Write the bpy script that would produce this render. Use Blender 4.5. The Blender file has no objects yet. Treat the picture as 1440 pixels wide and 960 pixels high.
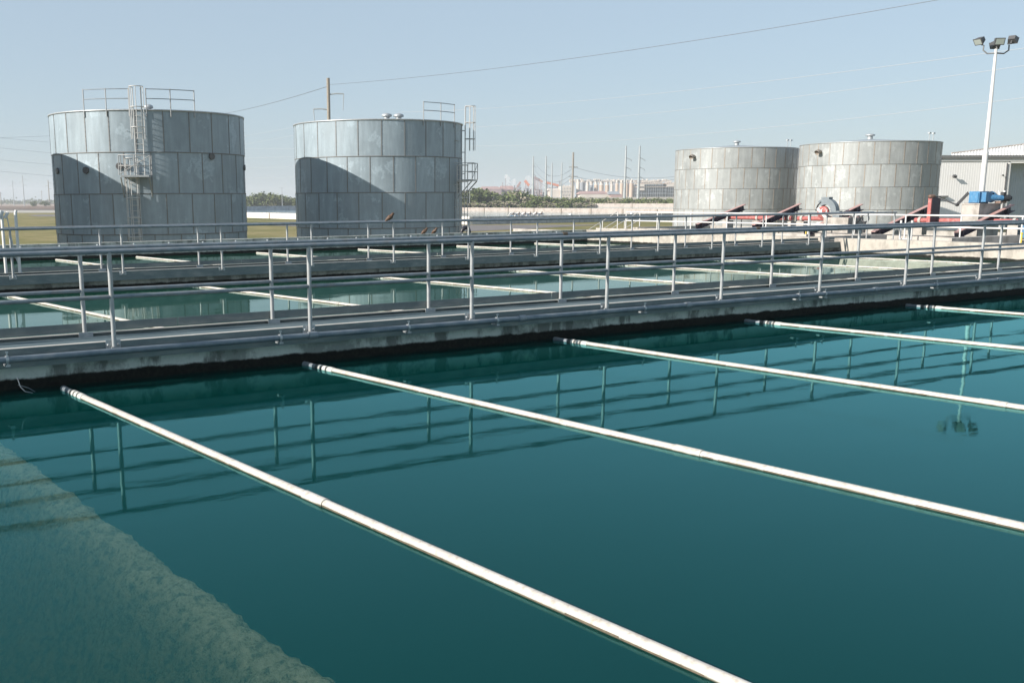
import bpy, math, random
from mathutils import Vector, Matrix
random.seed(7)
sc = bpy.context.scene
col = sc.collection
H = 4.0                      # camera height above the ground, metres
pi = math.pi
R = math.radians

# ---------------------------------------------------------------- camera
RV = Vector((0.85444, -0.51953, -0.00579)); UV = Vector((0.10465, 0.16118, 0.98136)); WV = Vector((0.50891, 0.83911, -0.19209))
F, CX, CY = 1440.31, 565.11, 562.04
cam_d = bpy.data.cameras.new('camera'); cam = bpy.data.objects.new('camera', cam_d); col.objects.link(cam)
m = Matrix((RV, UV, -WV)).transposed().to_4x4(); m.translation = Vector((0, 0, H)); cam.matrix_world = m
cam_d.sensor_width = 36; cam_d.lens = 36 * F / 1440
cam_d.shift_x = (720 - CX) / 1440; cam_d.shift_y = (CY - 480) / 1440
cam_d.clip_start = 0.1; cam_d.clip_end = 20000
sc.camera = cam

def at(x, y, d):             # a survey point: bearing of (x, y) at distance d
    return Vector((0, 0, H)) + (WV + RV * ((x - CX) / F) - UV * ((y - CY) / F)) * d
def atz(x, y, z=0.0):        # the same, on a level plane
    v = WV + RV * ((x - CX) / F) - UV * ((y - CY) / F)
    return Vector((0, 0, H)) + v * ((z - H) / v.z)

# ---------------------------------------------------------------- materials
def mat(name, color=(.5, .5, .5), rough=.6, metal=0.0, spec=0.5):
    m = bpy.data.materials.new(name); m.use_nodes = True
    b = m.node_tree.nodes['Principled BSDF']
    b.inputs['Base Color'].default_value = (*color, 1); b.inputs['Roughness'].default_value = rough
    b.inputs['Metallic'].default_value = metal; b.inputs['Specular IOR Level'].default_value = spec
    return m
class N:                     # small node helper
    def __init__(s, m): s.m = m; s.t = m.node_tree; s.b = s.t.nodes['Principled BSDF']
    def n(s, typ, **kw):
        nd = s.t.nodes.new(typ)
        for k, v in kw.items():
            if k in ('operation', 'blend_type', 'data_type', 'noise_dimensions', 'attribute_name', 'wave_type', 'bands_direction', 'feature'): setattr(nd, k, v)
        return nd
    def l(s, a, b): s.t.links.new(a, b)
    def coord(s, scale=(1, 1, 1), kind='Object', rot=(0, 0, 0)):
        c = s.n('ShaderNodeTexCoord'); mp = s.n('ShaderNodeMapping'); mp.inputs['Scale'].default_value = scale
        mp.inputs['Rotation'].default_value = rot
        s.l(c.outputs[kind], mp.inputs[0]); return mp.outputs[0]
    def noise(s, vec, scale, detail=4, rough=.6):
        x = s.n('ShaderNodeTexNoise'); x.inputs['Scale'].default_value = scale; x.inputs['Detail'].default_value = detail
        x.inputs['Roughness'].default_value = rough; s.l(vec, x.inputs['Vector']); return x.outputs[0]
    def ramp(s, fac, pts):
        r = s.n('ShaderNodeValToRGB'); e = r.color_ramp.elements
        while len(e) > 1: e.remove(e[-1])
        e[0].position = pts[0][0]; c = pts[0][1]; e[0].color = (c, c, c, 1) if isinstance(c, (int, float)) else (*c, 1)
        for p, c in pts[1:]:
            q = e.new(p); q.color = (c, c, c, 1) if isinstance(c, (int, float)) else (*c, 1)
        s.l(fac, r.inputs[0]); return r.outputs[0]
    def mix(s, fac, a, b, blend='MIX'):
        x = s.n('ShaderNodeMix'); x.data_type = 'RGBA'; x.blend_type = blend
        for sock, v in ((x.inputs[0], fac), (x.inputs[6], a), (x.inputs[7], b)):
            if isinstance(v, (int, float)): sock.default_value = v
            elif isinstance(v, tuple): sock.default_value = (*v, 1)
            else: s.l(v, sock)
        return x.outputs[2]
    def bump(s, h, strength=.3, dist=.01):
        x = s.n('ShaderNodeBump'); x.inputs['Strength'].default_value = strength; x.inputs['Distance'].default_value = dist
        s.l(h, x.inputs['Height']); s.l(x.outputs[0], s.b.inputs['Normal']); return x
    def base(s, c): s.l(c, s.b.inputs['Base Color'])
    def math(s, op, a, b=None):
        x = s.n('ShaderNodeMath'); x.operation = op
        for sock, v in ((x.inputs[0], a), (x.inputs[1], b)):
            if v is None: continue
            if isinstance(v, (int, float)): sock.default_value = v
            else: s.l(v, sock)
        return x.outputs[0]

def m_tank(name, tone):
    m = mat(name, (.45, .47, .47), .55, .10); k = N(m)
    at_ = k.n('ShaderNodeAttribute'); at_.attribute_name = 'tint'
    v = k.coord((1, 1, 1)); n1 = k.noise(v, .9, 6, .65); n2 = k.noise(k.coord((2.5, 2.5, .35)), 1.3, 5, .6); n3 = k.noise(v, 14, 3, .7)
    c = k.ramp(n1, [(.3, tuple(t * .88 for t in tone)), (.55, tone), (.72, tuple(min(1, t * 1.14) for t in tone))])
    c = k.mix(k.ramp(n2, [(.45, 0.0), (.75, .55)]), c, tuple(min(1, t * 1.45) for t in tone))
    wsp = k.noise(k.coord((1.2, 1.2, 1.0)), .55, 9, .72); c = k.mix(k.ramp(wsp, [(.56, 0.0), (.60, .5), (.66, .15)]), c, tuple(min(1, t * 1.7) for t in tone))
    c = k.mix(k.ramp(n3, [(.55, 0.0), (.8, .25)]), c, tuple(t * .7 for t in tone))
    c = k.mix(1.0, c, at_.outputs['Color'], 'MULTIPLY')
    k.base(c); k.bump(n3, .15, .004)
    k.l(k.ramp(n1, [(.3, .42), (.7, .68)]), k.b.inputs['Roughness']); return m
M = {}
M['tank'] = m_tank('galvanised_plate', (.25, .31, .35))
M['tank_pale'] = m_tank('pale_galvanised_plate', (.29, .31, .315))
def m_noise(name, c1, c2, scale=3, rough=.7, metal=0, c3=None, sc3=(1, 1, 1), f3=.5, bump=.2, bd=.005, spec=.5, detail=5):
    m = mat(name, c1, rough, metal, spec); k = N(m); v = k.coord()
    n = k.noise(v, scale, detail, .65); c = k.ramp(n, [(.32, c1), (.68, c2)])
    if c3:
        n3 = k.noise(k.coord(sc3), scale * 1.7, 4, .6); c = k.mix(k.ramp(n3, [(.5, 0.0), (.68, f3)]), c, c3)
    k.base(c)
    if bump: k.bump(n, bump, bd)
    return m
M['seam'] = m_noise('lap_seam', (.15, .165, .17), (.21, .20, .19), 6, .6, .2)
M['seam_rust'] = m_noise('rusty_lap_seam', (.36, .32, .27), (.22, .18, .15), 4, .65, .1)
M['steel'] = m_noise('galvanised_steel', (.30, .33, .35), (.46, .48, .49), 9, .45, .45, (.55, .56, .55), (1, 1, 1), .35, .08)
M['rail'] = m_noise('weathered_rail_pipe', (.15, .185, .215), (.25, .28, .305), 7, .5, .2, (.20, .14, .10), (.5, .5, .5), .3, .1)
M['conduit'] = m_noise('dull_conduit', (.11, .145, .18), (.19, .225, .255), 5, .5, .2, (.30, .31, .31), (.6, 1, 1), .4, .1)
M['post'] = m_noise('weathered_post_pipe', (.28, .30, .315), (.38, .385, .385), 10, .5, .25, (.38, .34, .30), (1, 1, 1), .25, .1)
M['ladder_metal'] = m_noise('pale_ladder_metal', (.42, .43, .43), (.52, .52, .51), 6, .5, .1)
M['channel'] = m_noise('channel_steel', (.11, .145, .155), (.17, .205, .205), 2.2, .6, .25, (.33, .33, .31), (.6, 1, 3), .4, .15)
M['flange'] = m_noise('flange_sunlit_tone', (.50, .46, .41), (.62, .58, .52), 5, .6, .1)  # pale colour carries the sunlight on the channel's top flange
M['grating'] = m_noise('walkway_plate', (.085, .12, .135), (.12, .16, .175), 1.1, .85, 0, (.20, .23, .235), (.4, 1, 1), .5, .2, spec=.1)
M['white_pipe'] = m_noise('white_plastic_pipe', (.43, .405, .365), (.54, .515, .475), 3, .45, 0, (.27, .21, .15), (5, 5, 5), .5, .05)
M['dark_cap'] = m_noise('dark_rubber', (.05, .05, .05), (.10, .10, .095), 12, .6)
M['band_white'] = m_noise('white_band', (.45, .44, .41), (.55, .54, .51), 8, .5)
M['white_paint'] = m_noise('white_paint', (.56, .56, .55), (.64, .64, .63), 4, .45, 0, (.55, .5, .45), (1, 1, 1), .2, .05)
M['dirt'] = m_noise('dried_scum', (.06, .045, .03), (.16, .12, .085), 14, .8)
M['red'] = m_noise('red_oxide_paint', (.32, .07, .065), (.38, .13, .12), 5, .55, 0, (.48, .30, .27), (1, 1, 1), .5, .1)
M['sunlit_tone_red'] = m_noise('red_paint_sunlit_tone', (.38, .22, .20), (.44, .30, .28), 4, .7, 0, (.32, .10, .09), (1, 1, 1), .5)  # pinkish tone puts the sun on the upper flange into its colour
M['guard_grey'] = m_noise('guard_grey_paint', (.13, .16, .18), (.19, .22, .24), 5, .6)
M['shade_tone_red'] = m_noise('red_paint_shade_tone', (.018, .022, .045), (.05, .025, .045), 5, .5)  # shaded faces of the red steel, coloured navy dark
M['blue'] = m_noise('blue_machine_paint', (.04, .15, .30), (.06, .21, .38), 4, .4, 0, (.20, .33, .45), (1, 1, 1), .4, .05)
M['black_steel'] = m_noise('black_steel', (.02, .025, .03), (.05, .05, .055), 8, .5, .3)
M['orange'] = m_noise('orange_casing', (.46, .15, .08), (.48, .20, .13), 5, .5)
M['glass'] = mat('lamp_glass', (.32, .36, .33), .12, 0, .8)
M['bronze'] = m_noise('dark_bronze_housing', (.07, .07, .075), (.11, .11, .11), 6, .45, .2)
M['wood'] = m_noise('weathered_pole_wood', (.20, .18, .15), (.30, .27, .23), 5, .85, 0)
M['pole_steel'] = m_noise('pale_pole_steel', (.30, .33, .35), (.38, .41, .42), 2, .55, .2)
M['wire'] = mat('wire', (.16, .18, .21), .5, .3)
M['wire_pale'] = mat('pale_wire', (.40, .43, .46), .5, .2)
M['feather'] = m_noise('brown_feathers', (.035, .022, .014), (.12, .06, .03), 30, .6)
M['feather_black'] = m_noise('black_feathers', (.008, .008, .01), (.02, .02, .03), 30, .4)
M['beak'] = mat('beak', (.03, .03, .03), .5)
M['asphalt'] = m_noise('old_asphalt', (.13, .12, .12), (.20, .18, .17), .6, .9, 0)
M['gravel'] = m_noise('pale_gravel', (.32, .30, .26), (.46, .43, .38), .35, .95, 0)
M['field'] = m_noise('bare_field', (.22, .16, .13), (.30, .22, .17), .02, .95, 0, (.20, .19, .12), (1, 1, 1), .5)
M['ballast'] = m_noise('track_ballast', (.10, .085, .075), (.17, .14, .125), .3, .95, 0)
M['rust_rail'] = m_noise('rusty_rail', (.13, .08, .06), (.20, .13, .10), 1, .6, .3)
M['timber_stuff'] = m_noise('grey_twigs', (.16, .13, .10), (.24, .20, .15), 1, .9)

m = M['white_pipe']; k = N(m); src = k.b.inputs['Base Color'].links[0].from_socket
t_ = k.n('ShaderNodeTexCoord'); s_ = k.n('ShaderNodeSeparateXYZ'); k.l(t_.outputs['Object'], s_.inputs[0]); nz_ = k.noise(k.coord((1, .25, 1)), 9, 4, .6)
f_ = k.n('ShaderNodeMapRange'); f_.inputs[1].default_value = .006; f_.inputs[2].default_value = -.004; k.l(k.math('ADD', s_.outputs[2], k.math('MULTIPLY', k.math('SUBTRACT', nz_, .5), .035)), f_.inputs[0])
k.base(k.mix(f_.outputs[0], src, (.10, .085, .06)))
def m_conc(name, dark, light, algae_z=None, edge=.05, stain=.5):
    m = mat(name, light, .85, 0, .3); k = N(m); v = k.coord()
    n1 = k.noise(v, 1.3, 8, .7); n2 = k.noise(k.coord((1, 1, .35)), 3.2, 5, .6); n3 = k.noise(v, 22, 3, .6)
    c = k.ramp(n1, [(.40, dark), (.50, light), (.75, tuple(min(1, t * 1.15) for t in light))])
    c = k.mix(k.ramp(n2, [(.52, 0.0), (.60, stain)]), c, tuple(t * .45 for t in dark))
    c = k.mix(k.ramp(n3, [(.5, 0.0), (.8, .25)]), c, dark)
    if algae_z is not None:
        t = k.n('ShaderNodeTexCoord'); s = k.n('ShaderNodeSeparateXYZ'); k.l(t.outputs['Object'], s.inputs[0])
        nz = k.noise(v, 3.5, 6, .7); zz = k.math('ADD', s.outputs[2], k.math('MULTIPLY', k.math('SUBTRACT', nz, .5), edge * 2.2))
        f = k.n('ShaderNodeMapRange'); f.inputs[1].default_value = algae_z + .012; f.inputs[2].default_value = algae_z - .012
        k.l(zz, f.inputs[0]); c = k.mix(f.outputs[0], c, k.ramp(n3, [(.4, (.004, .005, .004)), (.75, (.016, .018, .012))]))
    k.base(c); k.bump(n3, .3, .006); return m
M['wall'] = m_conc('stained_basin_concrete', (.30, .32, .30), (.62, .64, .60), H - 1.935, .045, .85)
M['wall_far'] = m_conc('weathered_basin_concrete', (.26, .265, .24), (.46, .46, .42), H - 1.955, .035, .7)
M['endwall'] = m_conc('sunlit_basin_concrete', (.30, .275, .245), (.40, .37, .33), H - 1.97, .05, .3)
M['conc'] = m_conc('pale_concrete', (.28, .26, .235), (.40, .375, .345), None, 0, .2)
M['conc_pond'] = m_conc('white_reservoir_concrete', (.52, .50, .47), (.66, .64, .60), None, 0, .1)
M['conc_pink'] = m_conc('buff_concrete', (.30, .26, .23), (.38, .34, .31), None, 0, .2)

# grass
m = mat('mown_grass', (.14, .14, .05), .95, 0, .1); k = N(m); v = k.coord((1, .45, 1), rot=(0, 0, .55))
n1 = k.noise(v, .06, 8, .75); n2 = k.noise(k.coord(), .35, 6, .8)
c = k.ramp(n1, [(.34, (.125, .135, .042)), (.46, (.235, .210, .090)), (.58, (.320, .265, .135)), (.70, (.165, .165, .058))])
c = k.mix(k.ramp(n2, [(.35, .5), (.7, 0.0)]), c, (.085, .085, .030)); k.base(c); k.bump(n2, .5, .08); M['grass'] = m
def m_leaf(name, c1, c2):
    m = mat(name, c1, .7, 0, .2); k = N(m); n = k.noise(k.coord(), .8, 3, .6); k.base(k.ramp(n, [(.3, c1), (.7, c2)])); return m
M['leaf'] = m_leaf('green_foliage', (.09, .125, .04), (.20, .23, .085))
M['leaf_dark'] = m_leaf('dark_green_foliage', (.055, .075, .032), (.12, .14, .06))
M['leaf_grey'] = m_leaf('grey_twiggy_foliage', (.20, .175, .13), (.32, .28, .22))

# water -------------------------------------------------------------
def m_water(name, body, clear=0.0, ripple=.5, rot=0.0, strength=.35, dist=.011, tint=(.80, .93, .94)):
    m = bpy.data.materials.new(name); m.use_nodes = True; t = m.node_tree; k = N(m); t.nodes.remove(k.b)
    out = t.nodes['Material Output']
    v = k.coord((1.0, 1.0, 1), rot=(0, 0, rot))
    big = k.noise(k.coord((.35, .9, 1), rot=(0, 0, rot)), 1.1 * ripple * 2, 3, .5)
    fine = k.noise(k.coord((.8, 2.0, 1), rot=(0, 0, rot + .5)), 4.8 * ripple * 2, 4, .65)
    patch = k.ramp(k.noise(v, .22, 2, .5), [(.35, .35), (.65, 1.0)])
    h = k.math('ADD', big, k.math('MULTIPLY', fine, k.math('MULTIPLY', patch, .11)))
    bp = k.n('ShaderNodeBump'); bp.inputs['Strength'].default_value = strength; bp.inputs['Distance'].default_value = dist; k.l(h, bp.inputs['Height'])
    fr = k.n('ShaderNodeFresnel'); fr.inputs[0].default_value = 1.33; k.l(bp.outputs[0], fr.inputs['Normal'])
    gl = k.n('ShaderNodeBsdfGlossy'); gl.inputs['Roughness'].default_value = .015; gl.inputs['Color'].default_value = (*tint, 1); k.l(bp.outputs[0], gl.inputs['Normal'])
    df = k.n('ShaderNodeBsdfDiffuse'); df.inputs['Color'].default_value = (*body, 1)
    b = df.outputs[0]
    if clear:
        tr = k.n('ShaderNodeBsdfTransparent'); mx = k.n('ShaderNodeMixShader'); mx.inputs[0].default_value = clear
        k.l(df.outputs[0], mx.inputs[1]); k.l(tr.outputs[0], mx.inputs[2]); b = mx.outputs[0]
        va = k.n('ShaderNodeVolumeAbsorption'); va.inputs['Color'].default_value = (.885, .855, .74, 1); va.inputs['Density'].default_value = 4.4
        k.l(va.outputs[0], out.inputs['Volume'])
    mm = k.n('ShaderNodeMixShader'); k.l(fr.outputs[0], mm.inputs[0]); k.l(b, mm.inputs[1]); k.l(gl.outputs[0], mm.inputs[2])
    k.l(mm.outputs[0], out.inputs['Surface']); return m
M['water_near'] = m_water('clear_teal_water', (.004, .40, .36), .93, tint=(.34, .81, .84))
M['water_mid'] = m_water('green_teal_water', (.006, .058, .038), 0, tint=(.80, .92, .88))
M['water_pond'] = m_water('reservoir_water', (.05, .08, .10), 0, .12, .3, 1.0, .12, (.9, .97, 1))

# ---------------------------------------------------------------- mesh helpers
class MB:
    def __init__(s): s.v = []; s.f = []; s.mi = []; s.sm = []; s.tint = {}
    def add(s, vs, fs, mi=0, smooth=False, tint=None):
        o = len(s.v); s.v += [tuple(q) for q in vs]
        for f in fs:
            if tint is not None: s.tint[len(s.f)] = tint
            s.f.append([i + o for i in f]); s.mi.append(mi); s.sm.append(smooth)
    def box(s, x0, x1, y0, y1, z0, z1, mi=0, tint=None):
        s.add([(x0, y0, z0), (x1, y0, z0), (x1, y1, z0), (x0, y1, z0), (x0, y0, z1), (x1, y0, z1), (x1, y1, z1), (x0, y1, z1)],
              [(0, 3, 2, 1), (4, 5, 6, 7), (0, 1, 5, 4), (1, 2, 6, 5), (2, 3, 7, 6), (3, 0, 4, 7)], mi, tint=tint)
    def obox(s, c, ax, ay, az, mi=0):   # oriented box: centre + three half vectors
        c, ax, ay, az = map(Vector, (c, ax, ay, az)); vs = []
        for k in (-1, 1):
            for (i, j) in ((-1, -1), (1, -1), (1, 1), (-1, 1)): vs.append(c + ax * i + ay * j + az * k)
        s.add(vs, [(0, 3, 2, 1), (4, 5, 6, 7), (0, 1, 5, 4), (1, 2, 6, 5), (2, 3, 7, 6), (3, 0, 4, 7)], mi)
    def tube(s, pts, r, n=10, mi=0, cap=True, smooth=True, r2=None):
        pts = [Vector(p) for p in pts]; rings = []; L = len(pts); up = None
        for i, p in enumerate(pts):
            d = (pts[min(i + 1, L - 1)] - pts[max(i - 1, 0)]).normalized()
            if up is None:
                up = Vector((0, 0, 1)) if abs(d.z) < .9 else Vector((1, 0, 0))
            a = d.cross(up).normalized(); b = a.cross(d).normalized(); up = b
            rr = r if r2 is None else r + (r2 - r) * i / (L - 1)
            rings.append([p + (a * math.cos(2 * pi * k / n) + b * math.sin(2 * pi * k / n)) * rr for k in range(n)])
        vs = [q for g in rings for q in g]; fs = []
        for i in range(L - 1):
            for k in range(n): fs.append((i * n + k, i * n + (k + 1) % n, (i + 1) * n + (k + 1) % n, (i + 1) * n + k))
        s.add(vs, fs, mi, smooth)
        if cap: s.add(rings[0], [tuple(range(n))[::-1]], mi); s.add(rings[-1], [tuple(range(n))], mi)
    def cyl(s, c, r, z0, z1, n=24, mi=0, r2=None, cap=True):
        s.tube([(c[0], c[1], z0), (c[0], c[1], z1)], r, n, mi, cap, True, r2)
    def lathe(s, c, prof, n=20, mi=0, axis='Z'):
        vs = []
        for (r, h) in prof:
            for k in range(n):
                a = 2 * pi * k / n; x, y = r * math.cos(a), r * math.sin(a)
                p = (x, y, h) if axis == 'Z' else ((h, x, y) if axis == 'X' else (x, h, y))
                vs.append((c[0] + p[0], c[1] + p[1], c[2] + p[2]))
        fs = []
        for i in range(len(prof) - 1):
            for k in range(n): fs.append((i * n + k, i * n + (k + 1) % n, (i + 1) * n + (k + 1) % n, (i + 1) * n + k))
        s.add(vs, fs, mi, True)
    def build(s, name, mats, parent=None, loc=None):
        me = bpy.data.meshes.new(name); me.from_pydata(s.v, [], s.f)
        if not isinstance(mats, (list, tuple)): mats = [mats]
        for q in mats: me.materials.append(q if not isinstance(q, str) else M[q])
        me.polygons.foreach_set('material_index', s.mi); me.polygons.foreach_set('use_smooth', s.sm)
        if s.tint:
            ca = me.color_attributes.new('tint', 'FLOAT_COLOR', 'CORNER')
            for p in me.polygons:
                t = s.tint.get(p.index, 1.0)
                for li in p.loop_indices: ca.data[li].color = (t, t, t, 1)
        me.update(); o = bpy.data.objects.new(name, me); col.objects.link(o)
        if parent: o.parent = parent
        if loc is not None: o.location = loc
        return o
def tag(o, label=None, cat=None, group=None, kind=None):
    if label: o['label'] = label
    if cat: o['category'] = cat
    if group: o['group'] = group
    if kind: o['kind'] = kind
    return o
def empty(name, loc=(0, 0, 0), rz=0, **kw):
    o = bpy.data.objects.new(name, None); col.objects.link(o); o.location = loc; o.rotation_euler = (0, 0, rz); o.empty_display_size = .2
    return tag(o, **kw)
def part(mb, name, mats, root, base=None):
    """mesh written in world coordinates, hung under a root at root.location"""
    if isinstance(root, bpy.types.Object):
        off = Vector((0, 0, 0)); q = root
        while q: off += Vector(q.location); q = q.parent
        mb.v = [tuple(Vector(v) - off) for v in mb.v]
    return mb.build(name, mats, root)
def copy_tree(o, parent=None):
    c = o.copy(); col.objects.link(c); c.parent = parent
    for ch in [q for q in o.children]: copy_tree(ch, c)
    return c

# ---------------------------------------------------------------- world and sun
SUN_AZ, SUN_EL = -84.0, 25.0      # azimuth from +Y towards +X, degrees
w = bpy.data.worlds.new('World'); sc.world = w; w.use_nodes = True; nt = w.node_tree
sky = nt.nodes.new('ShaderNodeTexSky'); sky.sky_type = 'NISHITA'; sky.sun_disc = False
sky.sun_elevation = R(SUN_EL); sky.sun_rotation = R(SUN_AZ); sky.altitude = 0; sky.air_density = 1.0; sky.dust_density = .6; sky.ozone_density = 2.5
bg = nt.nodes['Background']; bg.inputs[1].default_value = .105; 
hz_ = nt.nodes.new('ShaderNodeMix'); hz_.data_type = 'RGBA'; hz_.inputs[0].default_value = .78; hz_.inputs[7].default_value = (2.28, 2.80, 3.30, 1)   # thin even overcast haze over the clear sky
nt.links.new(sky.outputs[0], hz_.inputs[6]); nt.links.new(hz_.outputs[2], bg.inputs[0])
sl = bpy.data.lights.new('sun', 'SUN'); sl.energy = 4.2; sl.angle = R(.5); sl.color = (1, .925, .83)
so = bpy.data.objects.new('sun', sl); col.objects.link(so)
sd = Vector((math.sin(R(SUN_AZ)) * math.cos(R(SUN_EL)), math.cos(R(SUN_AZ)) * math.cos(R(SUN_EL)), math.sin(R(SUN_EL))))
so.rotation_euler = sd.to_track_quat('Z', 'Y').to_euler(); so.location = (0, 0, 60)
vs_ = sc.view_settings; vs_.view_transform = 'Standard'; vs_.look = 'None'; vs_.gamma = 1; vs_.exposure = .9; vs_.use_curve_mapping = False

# ---------------------------------------------------------------- ground
g = MB(); g.add([(-9000, -9000, 0), (9000, -9000, 0), (9000, 9000, 0), (-9000, 9000, 0)], [(0, 1, 2, 3)])
tag(g.build('ground', 'grass'), kind='structure')
def sheet(name, pts, z, mt, kind='structure'):
    b = MB(); b.add([(p[0], p[1], z) for p in pts], [tuple(range(len(pts)))]); return tag(b.build(name, mt), kind=kind)
sheet('field', [atz(-250, 290.4), atz(700, 290.4), atz(700, 285.6), atz(-250, 285.6)], .05, 'field')
sheet('gravel_strip', [atz(-250, 299.4), atz(430, 299.4), atz(430, 296.2), atz(-250, 296.2)], .04, 'gravel')
sheet('gravel_path', [atz(37, 303.0), atz(60, 301.8), atz(200, 303.6), atz(200, 305.6), atz(52, 304.4)], .03, 'asphalt')
sheet('road', [atz(330, 314), atz(600, 317.2), atz(760, 316.4), atz(850, 316.2), atz(730, 322.5), atz(655, 326), atz(600, 323), atz(330, 316.2)], .03, 'asphalt')
sheet('gravel_margin', [atz(330, 294.6), atz(430, 294.2), atz(430, 291.0), atz(330, 291.0)], .06, 'field')
# the raised railway: a ballast bank with two tracks
def level_line(x0, x1, y): return atz(x0, y), atz(x1, y)
for i, (ya, yb) in enumerate(((293.0, 291.2), (296.2, 293.4))):
    a, b2 = level_line(-250, 640, ya); d_, c_ = level_line(-250, 640, yb); b = MB()
    z1 = .5; ins = .25
    lo = [a, b2, c_, d_]; cen = sum(lo, Vector()) / 4
    mid = [(a * (1 - ins) + d_ * ins), (b2 * (1 - ins) + c_ * ins), (c_ * (1 - ins) + b2 * ins), (d_ * (1 - ins) + a * ins)]
    b.add([(q.x, q.y, .02) for q in lo] + [(q.x, q.y, z1) for q in mid], [(4, 5, 6, 7), (0, 1, 5, 4), (1, 2, 6, 5), (2, 3, 7, 6), (3, 0, 4, 7)])
    root = empty('railway_track', (cen.x, cen.y, 0), label=('brown railway track on a low ballast bank beyond the grass, the nearer of two' if i else 'brown railway track on a low ballast bank, the farther of two, beside the bare field'), cat='railway', group='railway tracks beyond the grass')
    part(b, 'ballast_bank', 'ballast', root)
    for q in (.38, .62):
        p0, p1 = a * (1 - q) + d_ * q, b2 * (1 - q) + c_ * q; r = MB(); r.tube([(p0.x, p0.y, z1 + .12), (p1.x, p1.y, z1 + .12)], .12, 4, smooth=False)
        part(r, 'rail', 'rust_rail', root)

# ---------------------------------------------------------------- basins
WL = H - 2.06                     # water level
XL, XE = -14.0, 33.6              # left end (out of frame) and the sunlit end wall
def water_box(name, x0, x1, y0, y1, z0, z1, mt, lab=None):
    b = MB(); b.box(x0, x1, y0, y1, z0, z1); return tag(b.build(name, mt), kind='structure')
water_box('water', XL, XE + .05, -.35, 11.90, .35, WL, 'water_near')
water_box('water', XL, XE + .05, 12.40, 24.50, .35, WL, 'water_mid')
water_box('water', XL, XE + .05, 25.0, 38.15, .35, WL, 'water_mid')
b = MB(); b.box(XL - .4, XE + .4, -1.2, 38.6, .0, .34); M['sludge'] = m_noise('basin_sludge', (.05, .06, .04), (.09, .10, .06), 1, .9)
tag(b.build('basin_floor', 'sludge'), kind='structure')

# walls of the basins
def wall(name, x0, x1, y0, y1, z0, z1, mt, label, cap=None, group=None):
    b = MB(); b.box(x0, x1, y0, y1, z0, z1)
    o = b.build(name, mt); tag(o, label, 'wall', group); return o
wall('basin_wall', XL, 36.9, 11.83, 12.36, .3, H - 1.69, 'wall', 'stained concrete basin wall under the near walkway with black algae line')
wall('basin_wall', XL, 36.9, 24.45, 24.98, .3, H - 1.75, 'wall_far', 'grey stained concrete basin wall under the middle walkway')
wall('basin_wall', XL, XE, 38.15, 38.55, .3, H - 1.50, 'wall_far', 'farthest long concrete basin wall in front of the grass and tanks')
wall('basin_wall', XL, 36.9, -.85, -.30, .3, H - 1.69, 'wall', 'concrete basin wall below the viewpoint at the near edge of the water')
wall('basin_end_wall', XE, XE + .4, -1.2, 11.83, .3, H - 1.50, 'endwall', 'sunlit concrete end wall closing the nearest basin')
wall('basin_end_wall', XE, XE + .4, 12.36, 24.45, .3, H - 1.50, 'endwall', 'sunlit concrete end wall of the middle basin with dark scum line, at right')
wall('basin_end_wall', XE, XE + .4, 24.98, 38.55, .3, H - 1.50, 'endwall', 'sunlit concrete end wall of the far basin below the grey tanks')
# bolts along the farthest wall
for i in range(26):
    b = MB(); x = -2 + i * 1.35; b.lathe((x, 38.15, H - 1.585), [(0, -.05), (.035, -.05), (.045, 0)], 8, 0, 'Y')
    o = b.build('wall_bolt', 'steel'); o.parent = [q for q in bpy.data.objects if q.name.startswith('basin_wall') and 'farthest' in q.get('label', '')][0]
# submerged ledge: sediment covered sloping wall on the left of the near basin
m = mat('sediment', (.33, .31, .20), .95, 0, .1); k = N(m); v = k.coord((1, 1, 1)); n1 = k.noise(k.coord((1.3, .9, 1)), 12, 5, .8); n2 = k.noise(v, 1.5, 4, .6)
c = k.ramp(n1, [(.40, (.30, .25, .13)), (.50, (.74, .64, .38)), (.60, (.95, .84, .56))]); c = k.mix(k.ramp(n2, [(.45, 0.0), (.75, .35)]), c, (.60, .50, .30)); k.base(c); k.bump(n1, 1.0, .05); M['sediment'] = m
b = MB(); NY, NXs = 240, 26
prof = [(1.98, -2.2), (1.95, -.60), (1.91, -.40), (1.83, -.355), (1.72, -.365), (1.64, -.43), (1.58, -.56), (1.50, -.78), (1.38, -1.05), (1.1, -1.35), (-.2, -1.6), (-13.5, -1.7)]
vs = []; rr = random.Random(3)
for j in range(NY + 1):
    y = -.3 + 12.1 * j / NY; x_off = .085 - .056 * (y - 4.2)
    for i, (x, z) in enumerate(prof):
        jx = (rr.random() - .5) * (.018 if 0 < i < 7 else 0) + (math.sin(y * 5.1) + math.sin(y * 11.3 + 1)) * .010; jz = (rr.random() - .5) * (.05 if 1 < i < 9 else 0)
        vs.append((x + x_off * 1.15 + jx, y, WL + z + .225 + jz))
n_ = len(prof); fs = [(j * n_ + i, (j + 1) * n_ + i, (j + 1) * n_ + i + 1, j * n_ + i + 1) for j in range(NY) for i in range(n_ - 1)]
b.add(vs, fs, 0, True); tag(b.build('submerged_ledge', 'sediment'), 'pale green sediment covered ledge seen under the water at lower left', 'ledge')

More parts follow.
